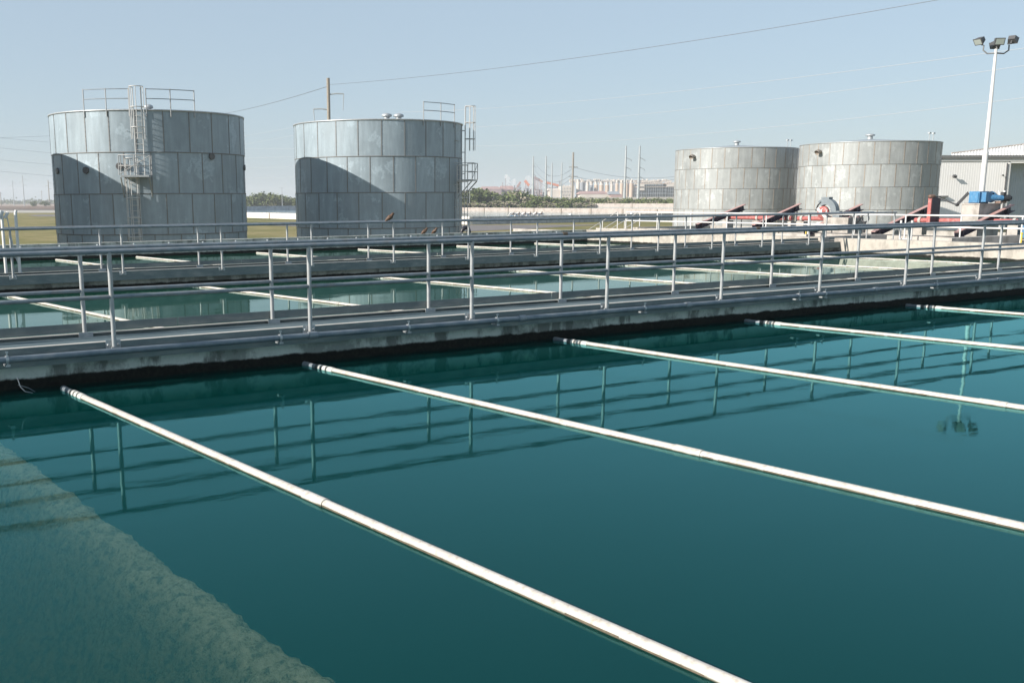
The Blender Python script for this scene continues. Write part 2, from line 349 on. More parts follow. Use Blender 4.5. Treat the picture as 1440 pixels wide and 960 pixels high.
# ---------------------------------------------------------------- walkways
def walkway(Y0, zc, x1, label, near):
    """channel beams, floor plates and a toe board spanning beside the wall top. Y0 = front face"""
    root = empty('walkway', (10, Y0, H + zc - .2), label=label, cat='walkway')
    ft = zc; x0 = XL
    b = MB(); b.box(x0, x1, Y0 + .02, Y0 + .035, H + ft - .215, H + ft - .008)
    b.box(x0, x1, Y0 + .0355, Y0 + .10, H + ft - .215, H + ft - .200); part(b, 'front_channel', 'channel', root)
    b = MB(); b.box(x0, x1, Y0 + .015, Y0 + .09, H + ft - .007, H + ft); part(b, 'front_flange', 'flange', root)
    L = 3.05; x = x0; i = 0
    while x < x1 - .1:
        xe = min(x + L, x1); b = MB(); b.box(x + .004, xe - .004, Y0 + .0905, Y0 + .905, H + ft - .06, H + ft - .045)
        for q in range(0): b.box(x + .02 + q * .15, x + .03 + q * .15, Y0 + .10, Y0 + .90, H + ft - .0449, H + ft - .030)
        part(b, 'floor_plate', 'grating', root); x += L; i += 1
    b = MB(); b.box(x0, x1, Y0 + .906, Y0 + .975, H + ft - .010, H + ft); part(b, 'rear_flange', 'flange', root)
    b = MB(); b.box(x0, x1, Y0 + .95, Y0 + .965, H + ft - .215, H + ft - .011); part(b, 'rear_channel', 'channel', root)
    x = x0; L = 6.1
    while x < x1 - .1:
        xe = min(x + L, x1); b = MB(); b.box(x + .006, xe - .006, Y0 + .985, Y0 + .993, H + ft + .006, H + ft + .112); part(b, 'toe_board', 'channel', root); x += L
    return root
Y1, WB = 11.56, .975
walkway(Y1 + .03, -1.565, 36.8, 'grey steel plate walkway above the nearest long concrete wall', True)
walkway(24.15 + .03, -1.625, 36.8, 'grey steel plate walkway along the wall between middle and far basins', False)
walkway(-1.42, -1.565, 36.8, 'grey steel plate walkway under the viewpoint', False)

def railing(Yr, xs, x0, x1, zb, label, outside=-1, plates=True, group=None, joints=()):
    root = empty('guard_railing', (xs[0], Yr, H + zb), label=label, cat='railing', group=group)
    zt, zm = H + zb + 1.07, H + zb + .565; rp = .0265
    sub = MB(); sub.tube([(x0, Yr, zt), (x1, Yr, zt)], .028, 12)
    part(sub, 'top_rail', 'rail', root)
    b = MB(); edges = [x0] + [x for x in xs if x0 < x < x1] + [x1]
    for a, c in zip(edges[:-1], edges[1:]):
        b.tube([(a, Yr, zm), (c, Yr, zm)], .024, 10)
    part(b, 'mid_rail', 'rail', root)
    for x in xs:
        b = MB(); b.tube([(x, Yr, H + zb), (x, Yr, zm), (x, Yr, zt - .10), (x + .004, Yr, zt - .012)], rp, 12); p = part(b, 'post', 'post', root)
        if plates:
            b = MB(); yy = Yr - outside * .045
            b.box(x - .085, x + .085, yy - .006, yy + .006, H + zb - .04, H + zb + .07)
            for sx in (-.06, .06): b.lathe((x + sx, yy + outside * .006, H + zb + .02), [(.014, 0), (.014, outside * .02), (0, outside * .02)], 6, 0, 'Y')
            b.box(x - .03, x + .03, min(Yr, yy), max(Yr, yy), H + zb - .02, H + zb + .0)
            o = part(b, 'base_plate', 'steel', root); o.parent = p; 
    for x in joints:
        b = MB(); b.tube([(x, Yr, zt), (x + .09, Yr, zt)], .034, 12); part(b, 'joint_sleeve', 'dirt', root)
    return root
S, X0 = 2.4755, 3.195
railing(Y1, [X0 + S * i for i in range(-6, 14)], XL, 36.8, -1.6235, 'galvanised pipe railing on the front edge of the near walkway', -1)
railing(Y1 + WB, [3.117 + S * i for i in range(-6, 14)], XL, 36.8, -1.6235, 'galvanised pipe railing on the rear edge of the near walkway', 1, joints=(10.55, 15.0))
railing(24.15, [6.99 + S * 1.0 * i for i in range(-8, 13)], XL, 36.8, -1.675, 'thin galvanised pipe railing on the front edge of the middle walkway', -1)
railing(25.12, [6.75 + S * i for i in range(-8, 13)], XL, 36.8, -1.675, 'thin galvanised pipe railing on the rear edge of the middle walkway', 1)
railing(-.55, [X0 + S * i for i in range(-6, 14)], XL, 36.8, -1.6235, 'galvanised pipe railing on the walkway under the viewpoint', 1)

# conduit pipe along the near wall
root = empty('conduit_pipe', (10, Y1 - .08, H - 1.66), label='grey steel conduit pipe clamped along the wall below the near railing', cat='pipe')
b = MB(); b.tube([(XL, Y1 - .08, H - 1.665), (36.8, Y1 - .08, H - 1.665)], .036, 14); part(b, 'pipe', 'conduit', root)
for x in (2.0, 5.2, 7.05, 8.5, 11.3, 14.9, 15.6, 18.9, 22.6, 26.4, 30, -1, -4):
    b = MB(); b.tube([(x, Y1 - .08, H - 1.665), (x + .03, Y1 - .08, H - 1.665)], .046, 12)
    b.box(x - .01, x + .04, Y1 - .125, Y1 + .02, H - 1.735, H - 1.715); b.cyl((x + .015, Y1 - .10), .008, H - 1.735, H - 1.575, 6); b.cyl((x + .015, Y1 - .10), .016, H - 1.59, H - 1.575, 6)
    part(b, 'clamp', 'steel', root)
for x in (5.6, 8.9, 12.2, 17.0, 21, 25, 2.6 - 3.2):
    b = MB(); b.tube([(x, Y1 - .08, H - 1.665), (x + .12, Y1 - .08, H - 1.665)], .046, 14); part(b, 'coupling', 'rail', root)
# short frayed rope on the wall
b = MB(); q = uy = None
p0 = at(24, 530, 10.55); b.tube([p0, p0 + Vector((.02, -.03, -.10)), p0 + Vector((.06, -.05, -.15)), p0 + Vector((.13, -.06, -.17))], .004, 6)
b.tube([p0 + Vector((0, -.01, -.08)), p0 + Vector((.10, -.03, -.12)), p0 + Vector((.16, -.04, -.165))], .003, 6)
tag(b.build('rope', 'conduit'), 'short frayed blue grey rope hanging on the near basin wall at far left', 'rope')

# ---------------------------------------------------------------- floating pipes
def float_pipe(xe, ye, slope, ylen, couples, label, group, r=.037, detail=True):
    z = WL + .008; root = empty('white_pipe', (xe, ye, z), label=label, cat='pipe', group=group)
    P = lambda d: Vector((xe + slope * d, ye - d, z))
    b = MB(); b.tube([P(.62), P(ylen * .5), P(ylen)], r, 14); part(b, 'pipe', 'white_pipe', root)
    b = MB(); b.tube([P(0), P(.30)], r * .92, 12); b.tube([P(.005), P(.09)], r * 1.05, 12); part(b, 'end_cap', 'rail' if detail else 'white_pipe', root)
    if detail:
        for i, (a, c, mt, k) in enumerate(((.30, .36, 'dark_cap', 1.02), (.36, .42, 'band_white', 1.12), (.42, .46, 'dark_cap', 1.02), (.46, .53, 'band_white', 1.12), (.53, .57, 'dark_cap', 1.0), (.57, .68, 'band_white', 1.14))):
            b = MB(); b.tube([P(a), P(c)], r * k, 14); part(b, 'band', mt, root)
    else:
        b = MB(); b.tube([P(.30), P(.62)], r, 12); part(b, 'sleeve', 'white_pipe', root)
    for d in couples:
        b = MB(); b.tube([P(d), P(d + .26)], r * 1.13, 16); b.tube([P(d + .262), P(d + .268)], r * 1.17, 16, 0); part(b, 'coupling', 'white_pipe', root)
    # line of dried scum on the flank
    b = MB(); rr = random.Random(int(xe * 10)); d = .9
    while d < ylen - .1:
        L = .1 + rr.random() * .7; a0 = -.17 + rr.random() * .12
        o = Vector((-math.cos(a0) * r * 1.006, 0, math.sin(a0) * r * 1.006)); c0, c1 = P(d), P(min(ylen, d + L)); hgt = r * (.12 + .16 * rr.random())
        n_ = Vector((0, 0, 1)) * hgt
        for sgn in (1,):
            pts = []
            for (aa) in (a0, a0 + hgt / r):
                for cc in (c0, c1): pts.append(cc + Vector((-math.cos(aa) * r * 1.01, -slope * math.cos(aa) * r, math.sin(aa) * r * 1.01)))
            b.add(pts, [(0, 1, 3, 2)])
        d += L + rr.random() * .12
    part(b, 'scum_line', 'dirt', root)
    return root
ordn = ['first', 'second', 'third', 'fourth', 'fifth', 'sixth', 'seventh', 'eighth']
gA = 'white pipes floating in the near basin'
labsA = ['white floating pipe crossing the lower left, nearest of those in the near basin', 'long white floating pipe crossing the middle of the near basin, second from the left',
         'white floating pipe in the near basin, third from the left', 'white floating pipe in the near basin, fourth from the left', 'white floating pipe at the right edge of the near basin, farthest of its row']
for (xe, ye, sl_, cp), lb in zip(((2.60, 11.57, .083, (5.25,)), (5.62, 11.66, .109, (5.75,)), (9.76, 11.72, .088, (6.05,)), (13.90, 11.72, .12, (6.2,)), (18.40, 11.72, .10, (6.2,))), labsA):
    float_pipe(xe, ye, sl_, 11.7, cp, lb, gA)
for i, (xe, sl_) in enumerate(((-.1, .12), (4.24, .13), (8.65, .15), (13.73, .125), (18.30, .09), (22.53, .10), (26.9, .10), (31.2, .06))):
    float_pipe(xe, 24.34, sl_, 11.8, (5.9,), f'white floating pipe in the middle basin behind the near walkway, {ordn[i]} from the left', 'white pipes floating in the middle basin')
for i, xe in enumerate((4.3, 8.56, 11.46, 16.26, 20.83, 25.79, 30.15, 33.0)):
    if i == 7: continue
    float_pipe(xe, 37.75, .12, 12.4, (6,), f'white floating pipe in the far basin before the tanks, {ordn[i]} from the left', 'white pipes floating in the far basin', .046, False)

# white vent pipes clamped to the railing at far left
for i, (xa, top, yy) in enumerate(((4.48, -.24, 24.75), (4.78, -.20, 24.75))):
    root = empty('vent_pipe', (xa, yy, H - 1.6), label=('white upright pipe with bent cap and hose, leftmost on the middle walkway' if i == 0 else 'plain white upright pipe beside the capped one at the left edge'), cat='pipe')
    b = MB(); b.tube([(xa, yy, H - 1.6), (xa, yy, H + top - .05), (xa + .02, yy, H + top)], .034, 12); part(b, 'pipe', 'white_paint', root)
    if i == 0:
        b = MB(); b.tube([(xa + .02, yy, H + top), (xa + .0, yy - .02, H + top + .02), (xa - .05, yy - .03, H + top - .06), (xa - .07, yy - .03, H + top - .13)], .042, 12); part(b, 'bent_cap', 'white_paint', root)
        b = MB(); b.tube([(xa + .10, yy, H + top - .02), (xa + .15, yy, H + top - .4), (xa + .22, yy, H - 1.2), (xa + .34, yy - .02, H - 1.62)], .012, 6); part(b, 'hose', 'wire_pale', root)
        b = MB(); b.tube([(xa + .06, yy, H + top - .13), (xa + .14, yy, H + top + .0)], .035, 10); part(b, 'valve', 'white_paint', root)

# ---------------------------------------------------------------- tanks
def tank(cx, cy, r, zt, ring, nring, npan, rot, mt, seam_rust, label, group, ports=()):
    root = empty('storage_tank', (cx, cy, 0), label=label, cat='tank', group=group)
    rnd = random.Random(int(cx * 7)); dz0 = zt - ring * nring
    zb = zt - ring * nring
    levels = [zt - ring * i for i in range(nring + 1)]
    for i in range(nring):
        z1, z0 = levels[i], max(0.0, levels[i + 1]); b = MB(); st = 6; ph = rot + (pi / npan if i % 2 else 0)
        ri = r + (.0 if i % 2 else .012); seg = npan * st
        for p in range(npan):
            tint = .90 + .15 * rnd.random() if rnd.random() < .88 else 1.10
            for s in range(st):
                a0 = ph + 2 * pi * (p * st + s) / seg; a1 = ph + 2 * pi * (p * st + s + 1) / seg
                b.add([(cx + ri * math.cos(a0), cy + ri * math.sin(a0), z0), (cx + ri * math.cos(a1), cy + ri * math.sin(a1), z0), (cx + ri * math.cos(a1), cy + ri * math.sin(a1), z1), (cx + ri * math.cos(a0), cy + ri * math.sin(a0), z1)], [(0, 1, 2, 3)], 0, False, tint)
            a = ph + 2 * pi * p / npan; c, s_ = math.cos(a), math.sin(a); rad = Vector((c, s_, 0)); tan = Vector((-s_, c, 0))
            # overlapping vertical lap with bolt heads
            b.obox(Vector((cx, cy, (z0 + z1) / 2)) + rad * (ri + .006), rad * .010, tan * (.028 if npan < 28 else .038), Vector((0, 0, (z1 - z0) / 2 - .005)), 1)
            for q in range(9):
                zz = z0 + (z1 - z0) * (q + .5) / 9; b.obox(Vector((cx, cy, zz)) + rad * (ri + .024), rad * .008, tan * .016, Vector((0, 0, .016)), 1)
        part(b, 'shell_ring', [mt, seam_rust], root)
        if i: # horizontal lap flange
            b = MB(); b.lathe((cx, cy, z1), [(r, -.026), (r + .03, -.026), (r + .03, .022), (r, .022)], 96); part(b, 'ring_seam', 'seam', root)
    b = MB(); b.lathe((cx, cy, zt), [(r, -.05), (r + .06, -.05), (r + .06, .02), (r - .02, .04)], 96); part(b, 'rim', 'steel', root)
    b = MB(); b.lathe((cx, cy, zt), [(r - .01, .03), (r * .5, .03 + r * .035), (.02, .03 + r * .075)], 48); part(b, 'roof', 'steel', root)
    for (az, z, rr_) in ports:     # round manway covers
        a = az; rad = Vector((math.cos(a), math.sin(a), 0)); tan = Vector((-math.sin(a), math.cos(a), 0)); c0 = Vector((cx, cy, z)) + rad * (r + .01)
        b = MB(); pts0 = [c0 + tan * rr_ * math.cos(2 * pi * q / 16) + Vector((0, 0, rr_ * math.sin(2 * pi * q / 16))) for q in range(16)]
        pts1 = [p + rad * .09 for p in pts0]; b.add(pts0 + pts1, [tuple(range(16, 32))] + [(q, (q + 1) % 16, 16 + (q + 1) % 16, 16 + q) for q in range(16)], 0)
        part(b, 'port_cover', 'bronze', root)
    return root
def facing(cx, cy, off):         # angle on the shell: off degrees to the right of the side facing the camera
    return math.atan2(-cy, -cx) + R(off)
def vent(root, p, s=.3, name='roof_vent'):
    b = MB(); b.cyl((p[0], p[1]), s * .55, p[2] - .35, p[2] + s * .5, 14); b.lathe((p[0], p[1], p[2] + s * .5), [(s * .6, -.02), (s, .02), (s * .95, .14), (s * .3, .22), (0, .23)], 16)
    part(b, name, 'steel', root)
T1 = (19.79, 61.47, 5.58, H + 4.82); T2 = (35.61, 61.57, 5.63, H + 4.86); T3 = (96.14, 83.75, 6.76, H + 5.35); T4 = (99.32, 68.93, 6.82, H + 5.35)
RG = 2.22
def offd(px, c, r): return 0
f1 = lambda off: facing(T1[0], T1[1], off)
gT = 'grey bolted plate storage tanks'
t1 = tank(*T1, RG, 4, 24, f1(-7), 'tank', 'seam', 'grey bolted plate tank with caged ladder up its middle, leftmost in view', gT,
          [(f1(-66), H + 1.68, .17), (f1(-38), H + 1.66, .19), (f1(-17), H + 1.85, .19), (f1(-13), H + 1.80, .17), (f1(37), H + 2.42, .19), (f1(76), H + 1.9, .17)])
f2 = lambda off: facing(T2[0], T2[1], off)
t2 = tank(*T2, RG, 4, 24, f2(2), 'tank', 'seam', 'grey bolted plate tank with two roof vents and caged ladder at its right side', gT)
f3 = lambda off: facing(T3[0], T3[1], off)
t3 = tank(T3[0], T3[1], T3[2], T3[3], RG, 4, 30, f3(2), 'tank_pale', 'seam_rust', 'pale bolted plate tank, the left of the two in the distance', gT)
f4 = lambda off: facing(T4[0], T4[1], off)
t4 = tank(T4[0], T4[1], T4[2], T4[3], RG, 4, 30, f4(4), 'tank_pale', 'seam_rust', 'pale bolted plate tank, the right of the two in the distance beside the white building', gT)
# neighbour outside the frame that throws its shade on the first tank
t0 = tank(T1[0] - 15.82, T1[1] - .1, 5.58, H + 4.80, RG, 4, 24, .3, 'tank', 'seam', 'grey bolted plate tank standing left of the tank with the caged ladder', gT)
vent(t1, (T1[0] - 1.03, T1[1] - 3.4, H + 4.93), .26); vent(t1, (T1[0] + 5.0, T1[1] - 1.0, H + 4.78), .22)
vent(t2, (T2[0] - 1.1, T2[1] - 3.0, H + 5.02), .34); vent(t2, (T2[0] - .45, T2[1] - 3.4, H + 5.00), .34)
vent(t3, (T3[0], T3[1], H + 5.95), .45); vent(t4, (T4[0], T4[1], H + 5.95), .5)
for tk, T, ff in ((t3, T3, f3), (t4, T4, f4)):
    for da in (57, 64):
        a = ff(da); p = Vector((T[0] + (T[2] - .4) * math.cos(a), T[1] + (T[2] - .4) * math.sin(a), T[3])); b = MB(); b.tube([p, p + Vector((0, 0, .75))], .035, 8); b.obox(p + Vector((0, 0, .8)), (.14, 0, 0), (0, .1, 0), (0, 0, .07)); part(b, 'roof_post', 'steel', tk)
    a = ff(-41); rad = Vector((math.cos(a), math.sin(a), 0)); tan = Vector((-rad.y, rad.x, 0)); c0 = Vector((T[0], T[1], T[3] - .85)) + rad * T[2]
    b = MB(); b.tube([c0, c0 + rad * .35 + Vector((0, 0, .05)), c0 + rad * .6 + Vector((0, 0, -.12))], .15, 12, r2=.27, cap=False); part(b, 'overflow_hood', 'seam_rust', tk)

def ladder(root, T, aoff, z0, z1, cage, offset=.22, name='ladder', top_ext=0.0):
    a = aoff; rad = Vector((math.cos(a), math.sin(a), 0)); tan = Vector((-rad.y, rad.x, 0)); c = Vector((T[0], T[1], 0)) + rad * (T[2] + offset)
    e = empty_part = None; b = MB()
    for s in (-1, 1): b.tube([c + tan * s * .22 + Vector((0, 0, z0)), c + tan * s * .22 + Vector((0, 0, z1))], .028, 6)
    z = z0 + .15
    while z < z1 - (top_ext if top_ext else 0): b.tube([c - tan * .22 + Vector((0, 0, z)), c + tan * .22 + Vector((0, 0, z))], .016, 5); z += .30
    z = z0 + .4
    while z < T[3]:
        for s in (-1, 1): b.tube([c + tan * s * .22 + Vector((0, 0, z)), c + tan * s * .22 - rad * offset + Vector((0, 0, z))], .018, 5)
        z += 1.4
    lad = part(b, name, 'ladder_metal', root)
    if cage:
        zc0, zc1 = cage; b = MB(); R_ = .36; n = 10
        arc = [(-.26, 0)] + [(-R_ * math.cos(t), .30 + R_ * math.sin(t)) for t in [pi * q / 8 for q in range(9)]] + [(.26, 0)]
        z = zc1; zs = []
        while z > zc0 - .01: zs.append(z); z -= 1.05
        for z in zs:
            b.tube([c + tan * u_ + rad * v_ + Vector((0, 0, z)) for u_, v_ in arc], .026, 5)
        for q in (1, 3, 5, 7, 9):
            u_, v_ = arc[q]; b.tube([c + tan * u_ + rad * v_ + Vector((0, 0, zc0)), c + tan * u_ + rad * v_ + Vector((0, 0, zc1))], .022, 5)
        o = part(b, 'cage', 'ladder_metal', lad); 
    return lad, c, rad, tan
def tank_access(root, T, au, al, zp, rail_az):
    ztop = T[3]
    ladder(root, T, au, zp, ztop + 1.15, (zp + 1.9, ztop + 1.15), top_ext=1.1)
    ladder(root, T, al, .3, zp + .95, (1.9, zp + .9))
    # landing between the two ladders
    am = (au + al) / 2; rad = Vector((math.cos(am), math.sin(am), 0)); tan = Vector((-rad.y, rad.x, 0)); c = Vector((T[0], T[1], zp)) + rad * (T[2] + .55)
    b = MB(); b.obox(c + Vector((0, 0, -.05)), tan * .74, rad * .50, Vector((0, 0, .05)))
    for s in (-.75, .75): b.tube([c + tan * s + rad * .45 + Vector((0, 0, -.1)), c + tan * s - rad * .5 + Vector((0, 0, -1.15))], .04, 6)
    pl = part(b, 'landing', 'steel', root); b = MB()
    for z in (.5, 1.05):
        b.tube([c - tan * .82 - rad * .2 + Vector((0, 0, z)), c - tan * .82 + rad * .48 + Vector((0, 0, z)), c + tan * .82 + rad * .48 + Vector((0, 0, z)), c + tan * .82 - rad * .2 + Vector((0, 0, z))], .024, 6)
    for u_, v_ in ((-.82, -.2), (-.82, .48), (0, .48), (.82, .48), (.82, -.2)): b.tube([c + tan * u_ + rad * v_, c + tan * u_ + rad * v_ + Vector((0, 0, 1.05))], .024, 6)
    b.tube([c + tan * .8 + rad * .48 + Vector((0, 0, 1.0)), c - tan * .8 + rad * .48 + Vector((0, 0, .05))], .02, 5)
    part(b, 'landing_rail', 'post', pl)
    # rim railing
    for azs in rail_az:
        P_ = lambda a, z: Vector((T[0] + (T[2] + .05) * math.cos(a), T[1] + (T[2] + .05) * math.sin(a), z))
        n = 10; rl = MB(); 
        for z in (ztop + .58, ztop + 1.08):
            rl.tube([P_(azs[0] + (azs[-1] - azs[0]) * q / n, z) for q in range(n + 1)], .024, 6)
        ro = part(rl, 'rim_rail', 'rail', root)
        for a in azs:
            b = MB(); b.tube([P_(a, ztop - .35), P_(a, ztop + 1.12)], .03, 6); part(b, 'rim_post', 'post', ro)
def az_for(px, T, f_, z):        # shell angle whose picture column is px (found once, from the survey)
    best = None
    for q in range(-890, 891, 2):
        a = f_(q / 10); P = Vector((T[0] + T[2] * math.cos(a), T[1] + T[2] * math.sin(a), z)) - Vector((0, 0, H))
        x = CX + F * P.dot(RV) / P.dot(WV)
        if best is None or abs(x - px) < best[0]: best = (abs(x - px), a)
    return best[1]
A = lambda px: az_for(px, T1, f1, T1[3]); B_ = lambda px: az_for(px, T2, f2, T2[3])
tank_access(t1, T1, A(194), A(183), H + 1.35, [(A(119), A(150), A(182)), (A(206), A(240), A(273))])
tank_access(t2, T2, f2(82), f2(63), H + 1.25, [(B_(595), B_(619), B_(638)),])

# ---------------------------------------------------------------- reservoir beyond the grass
PX0, PX1, PY0, PY1 = 94.1, 246.0, 133.9, 304.0
def longwall(name, x0, x1, y0, y1, z1, mt, label, joints_along='Y', step=11.0, z0=0.0):
    root = empty(name, ((x0 + x1) / 2, (y0 + y1) / 2, 0), label=label, cat='wall')
    b = MB(); b.box(x0, x1, y0, y1, z0, z1); part(b, 'wall', mt, root)
    if joints_along == 'Y':
        y = y0 + 3
        while y < y1 - 1: b = MB(); b.box(x0 - .12, x0 - .001, y - .22, y + .22, z0 + .01, z1 - .04); part(b, 'joint_pier', 'seam_rust', root); y += step
    else:
        x = x0 + 3
        while x < x1 - 1: b = MB(); b.box(x - .15, x + .15, y0 - .10, y0 - .001, z0 + .01, z1 - .04); part(b, 'joint_pier', mt, root); x += step
    return root
M['conc_shade'] = m_conc('reservoir_concrete_shade_tone', (.30, .33, .36), (.40, .43, .46), None, 0, .3)  # bluish grey puts the shade of these walls into the concrete colour
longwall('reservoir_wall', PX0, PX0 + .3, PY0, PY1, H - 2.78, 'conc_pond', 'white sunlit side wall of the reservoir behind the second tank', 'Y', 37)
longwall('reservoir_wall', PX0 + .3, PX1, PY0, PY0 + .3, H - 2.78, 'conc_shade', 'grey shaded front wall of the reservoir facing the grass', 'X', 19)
longwall('reservoir_wall', 147.0, 147.5, PY0 + .3, PY1, H - 2.12, 'conc_pink', 'buff baffle wall crossing the reservoir, with dark joints', 'Y', 9.5)
longwall('reservoir_wall', PX1, PX1 + .6, PY0, PY1, H - 1.85, 'conc_pink', 'buff far end wall of the reservoir below the thicket', 'Y', 20)
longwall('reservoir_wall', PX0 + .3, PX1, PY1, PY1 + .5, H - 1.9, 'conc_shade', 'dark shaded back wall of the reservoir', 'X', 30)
water_box('water', PX0 + .3, PX1, PY0 + .3, PY1, .1, H - 2.98, 'water_pond')

# pump manifold beside the reservoir
mb0 = atz(718, 313.5); mroot = empty('pipe_manifold', mb0, label='rusty white elbowed pipe manifold on legs beside the reservoir', cat='manifold')
xd = Vector((RV.x, RV.y, 0)).normalized(); yd = Vector((-xd.y, xd.x, 0))
for i in range(6):
    p = Vector(mb0) + xd * (.8 + i * .95) + yd * (.2 + .5 * (i % 2)); b = MB()
    b.tube([p, p + Vector((0, 0, 1.1)), p + Vector((0, 0, 1.4)) - xd * .1, p + Vector((0, 0, 1.6)) - xd * .45, p + Vector((0, 0, 1.35)) - xd * .8], .20, 10)
    part(b, 'elbow_pipe', 'white_paint', mroot); b = MB(); b.tube([p + Vector((0, 0, 1.0)), p + Vector((0, 0, 1.12))], .32, 12); b.tube([p + Vector((0, 0, 1.52)) - xd * .3, p + Vector((0, 0, 1.58)) - xd * .4], .3, 12); part(b, 'flange', 'rust_rail', mroot)
    b = MB(); b.box(p.x - .35, p.x + .35, p.y - .25, p.y + .25, 0, .35) ; part(b, 'footing', 'conc', mroot)
b = MB(); b.tube([Vector(mb0) + yd * 1.2 + Vector((0, 0, .9)), Vector(mb0) + xd * 6 + yd * 1.2 + Vector((0, 0, .9))], .28, 12); part(b, 'header_pipe', 'blue', mroot)
b = MB(); p = Vector(mb0) - xd * .4; b.tube([p, p + Vector((0, 0, 1.2)), p + Vector((0, 0, 1.6)) + xd * .3, p + Vector((0, 0, 1.7)) + xd * .9], .07, 8); part(b, 'thin_pipe', 'white_paint', mroot)
for i, (px, py) in enumerate(((802, 311), (888, 309.5))):
    p = atz(px, py); b = MB(); b.cyl((p.x, p.y), .3, 0, 1.1, 10); b.lathe((p.x, p.y, 1.1), [(.34, 0), (.34, .15), (0, .3)], 10)
    tag(b.build('marker_post', 'white_paint'), 'short white post before the reservoir wall, ' + ('the left one' if i == 0 else 'the right one near the stair rails'), 'post')

# ---------------------------------------------------------------- end deck and flocculation basin
def slab(name, x0, x1, y0, y1, z0, z1, mt, label, cat):
    b = MB(); b.box(x0, x1, y0, y1, z0, z1); return tag(b.build(name, mt), label, cat)
b = MB(); b.box(XE + .4, 44.5, -4, 46.5, 0, H - 2.02); tag(b.build('deck', 'conc'), kind='structure')
slab('kerb_wall', XE + 1.2, XE + 1.5, -3.5, 45.5, H - 2.02, H - 1.62, 'conc', 'low sunlit concrete kerb on the end deck nearest the basins', 'kerb')
slab('kerb_wall', 40.8, 41.1, 31.2, 45.5, H - 2.02, H - 1.70, 'conc', 'low concrete kerb on the end deck below the left red beams', 'kerb')
slab('kerb_wall', 37.5, 43.0, 28.6, 28.9, H - 2.02, H - 1.68, 'conc', 'low concrete cross wall in shade on the end deck behind the middle walkway end', 'kerb')
slab('kerb_wall', 39.0, 44.0, 23.2, 23.6, H - 2.02, H - 1.60, 'conc', 'low concrete cross wall in shade on the end deck at right', 'kerb')
slab('basin_wall', 44.5, 44.8, 17, 46.5, 0, H - 1.75, 'conc', 'low concrete wall under the red beams on the end deck', 'wall')
slab('basin_wall', 51.0, 51.3, 17, 46.5, 0, H - 1.75, 'conc', 'low concrete wall behind the red beams', 'wall')
slab('basin_wall', 44.8, 51.0, 46.2, 46.5, 0, H - 1.75, 'conc', 'short concrete wall closing the red beam basin at its far left', 'wall')
b = MB(); b.box(44.8, 51.0, 16, 46.2, .05, H - 2.4); tag(b.build('water', 'water_mid'), kind='structure')
slab('concrete_pillar', 45.2, 46.4, 32.2, 33.6, 1.0, H - 1.02, 'conc', 'square concrete pillar in shade between the red beams', 'pillar')

# white railing along the end deck
root = empty('deck_railing', (43.6, 30, H - 1.9), label='white pipe railing along the end deck in front of the red beams', cat='railing')
for z in (-.83, -1.33):
    b = MB(); b.tube([(43.6, 46, H + z), (43.6, 16, H + z)], .036, 8); part(b, 'rail', 'white_paint', root)
y = 46.0
while y > 16: b = MB(); b.tube([(43.6, y, H - 1.95), (43.6, y, H - .83)], .032, 8); part(b, 'post', 'white_paint', root); y -= 2.55
root = empty('stair_railing', (44, 44, H - 1.9), label='pair of white sloping stair handrails at the left end of the deck', cat='railing')
for yo, xo in ((46.3, 43.2), (46.3, 45.0)):
    for zz in (0, -.5):
        b = MB(); b.tube([(xo, yo, H - .80 + zz), (xo, yo + 2.6, H - 1.95 + zz)], .026, 8); part(b, 'handrail', 'post', root)
    for q in (0, 1.3, 2.6): b = MB(); b.tube([(xo, yo + q, H - .80 - .442 * q), (xo, yo + q, H - 2.7 - .442 * q)], .026, 8); part(b, 'post', 'white_paint', root)

# red paddle beams (channel section: colours carry the light, sunlit pink flange on top, shade-dark web in front)
DX = 46.0
def beam(Y, xa, za, xb, zb, label):
    root = empty('paddle_beam', ((xa + xb) / 2, Y, H + (za + zb) / 2), label=label, cat='beam', group='sloping red paddle beams on the end deck')
    a, c = Vector((xa, Y, H + za)), Vector((xb, Y, H + zb)); d = (c - a); L = d.length; d.normalize(); n = Vector((0, 1, 0)); up = n.cross(d); up = up if up.z > 0 else -up
    mid = (a + c) / 2
    b = MB(); b.obox(mid + n * .09, d * (L / 2), n * .012, up * .125); part(b, 'web', 'shade_tone_red', root)
    b = MB(); b.obox(mid + up * .142, d * (L / 2), n * .11, up * .016); part(b, 'upper_flange', 'sunlit_tone_red', root)
    b = MB(); b.obox(mid - up * .137, d * (L / 2), n * .11, up * .011); part(b, 'lower_flange', 'shade_tone_red', root)
    b = MB()
    for q in (-.8, -.3, .3, .8): b.obox(mid + d * (L / 2 * q) + n * .02, d * .02, n * .06, up * .12)
    part(b, 'stiffener', 'shade_tone_red', root)
    b = MB(); b.tube([a + Vector((.15, .1, -.25)), a + Vector((.15, .1, .1))], .05, 8); b.tube([c + Vector((-.1, .1, -1.3)), c + Vector((-.1, .1, 0))], .03, 8); part(b, 'support', 'black_steel', root); return root
bl = [(40.8, 44, -1.60, 47.8, -.545), (36.9, 44, -1.56, 47.6, -.50), (33.68, 44, -1.81, 48.3, -.53), (29.97, 44, -1.75, 48.2, -.58), (25.98, 44, -1.68, 48.2, -.54)]
for i, q in enumerate(bl): beam(*q, f'sloping red channel beam with web coloured dark for shade on the end deck, {ordn[i]} from the left')
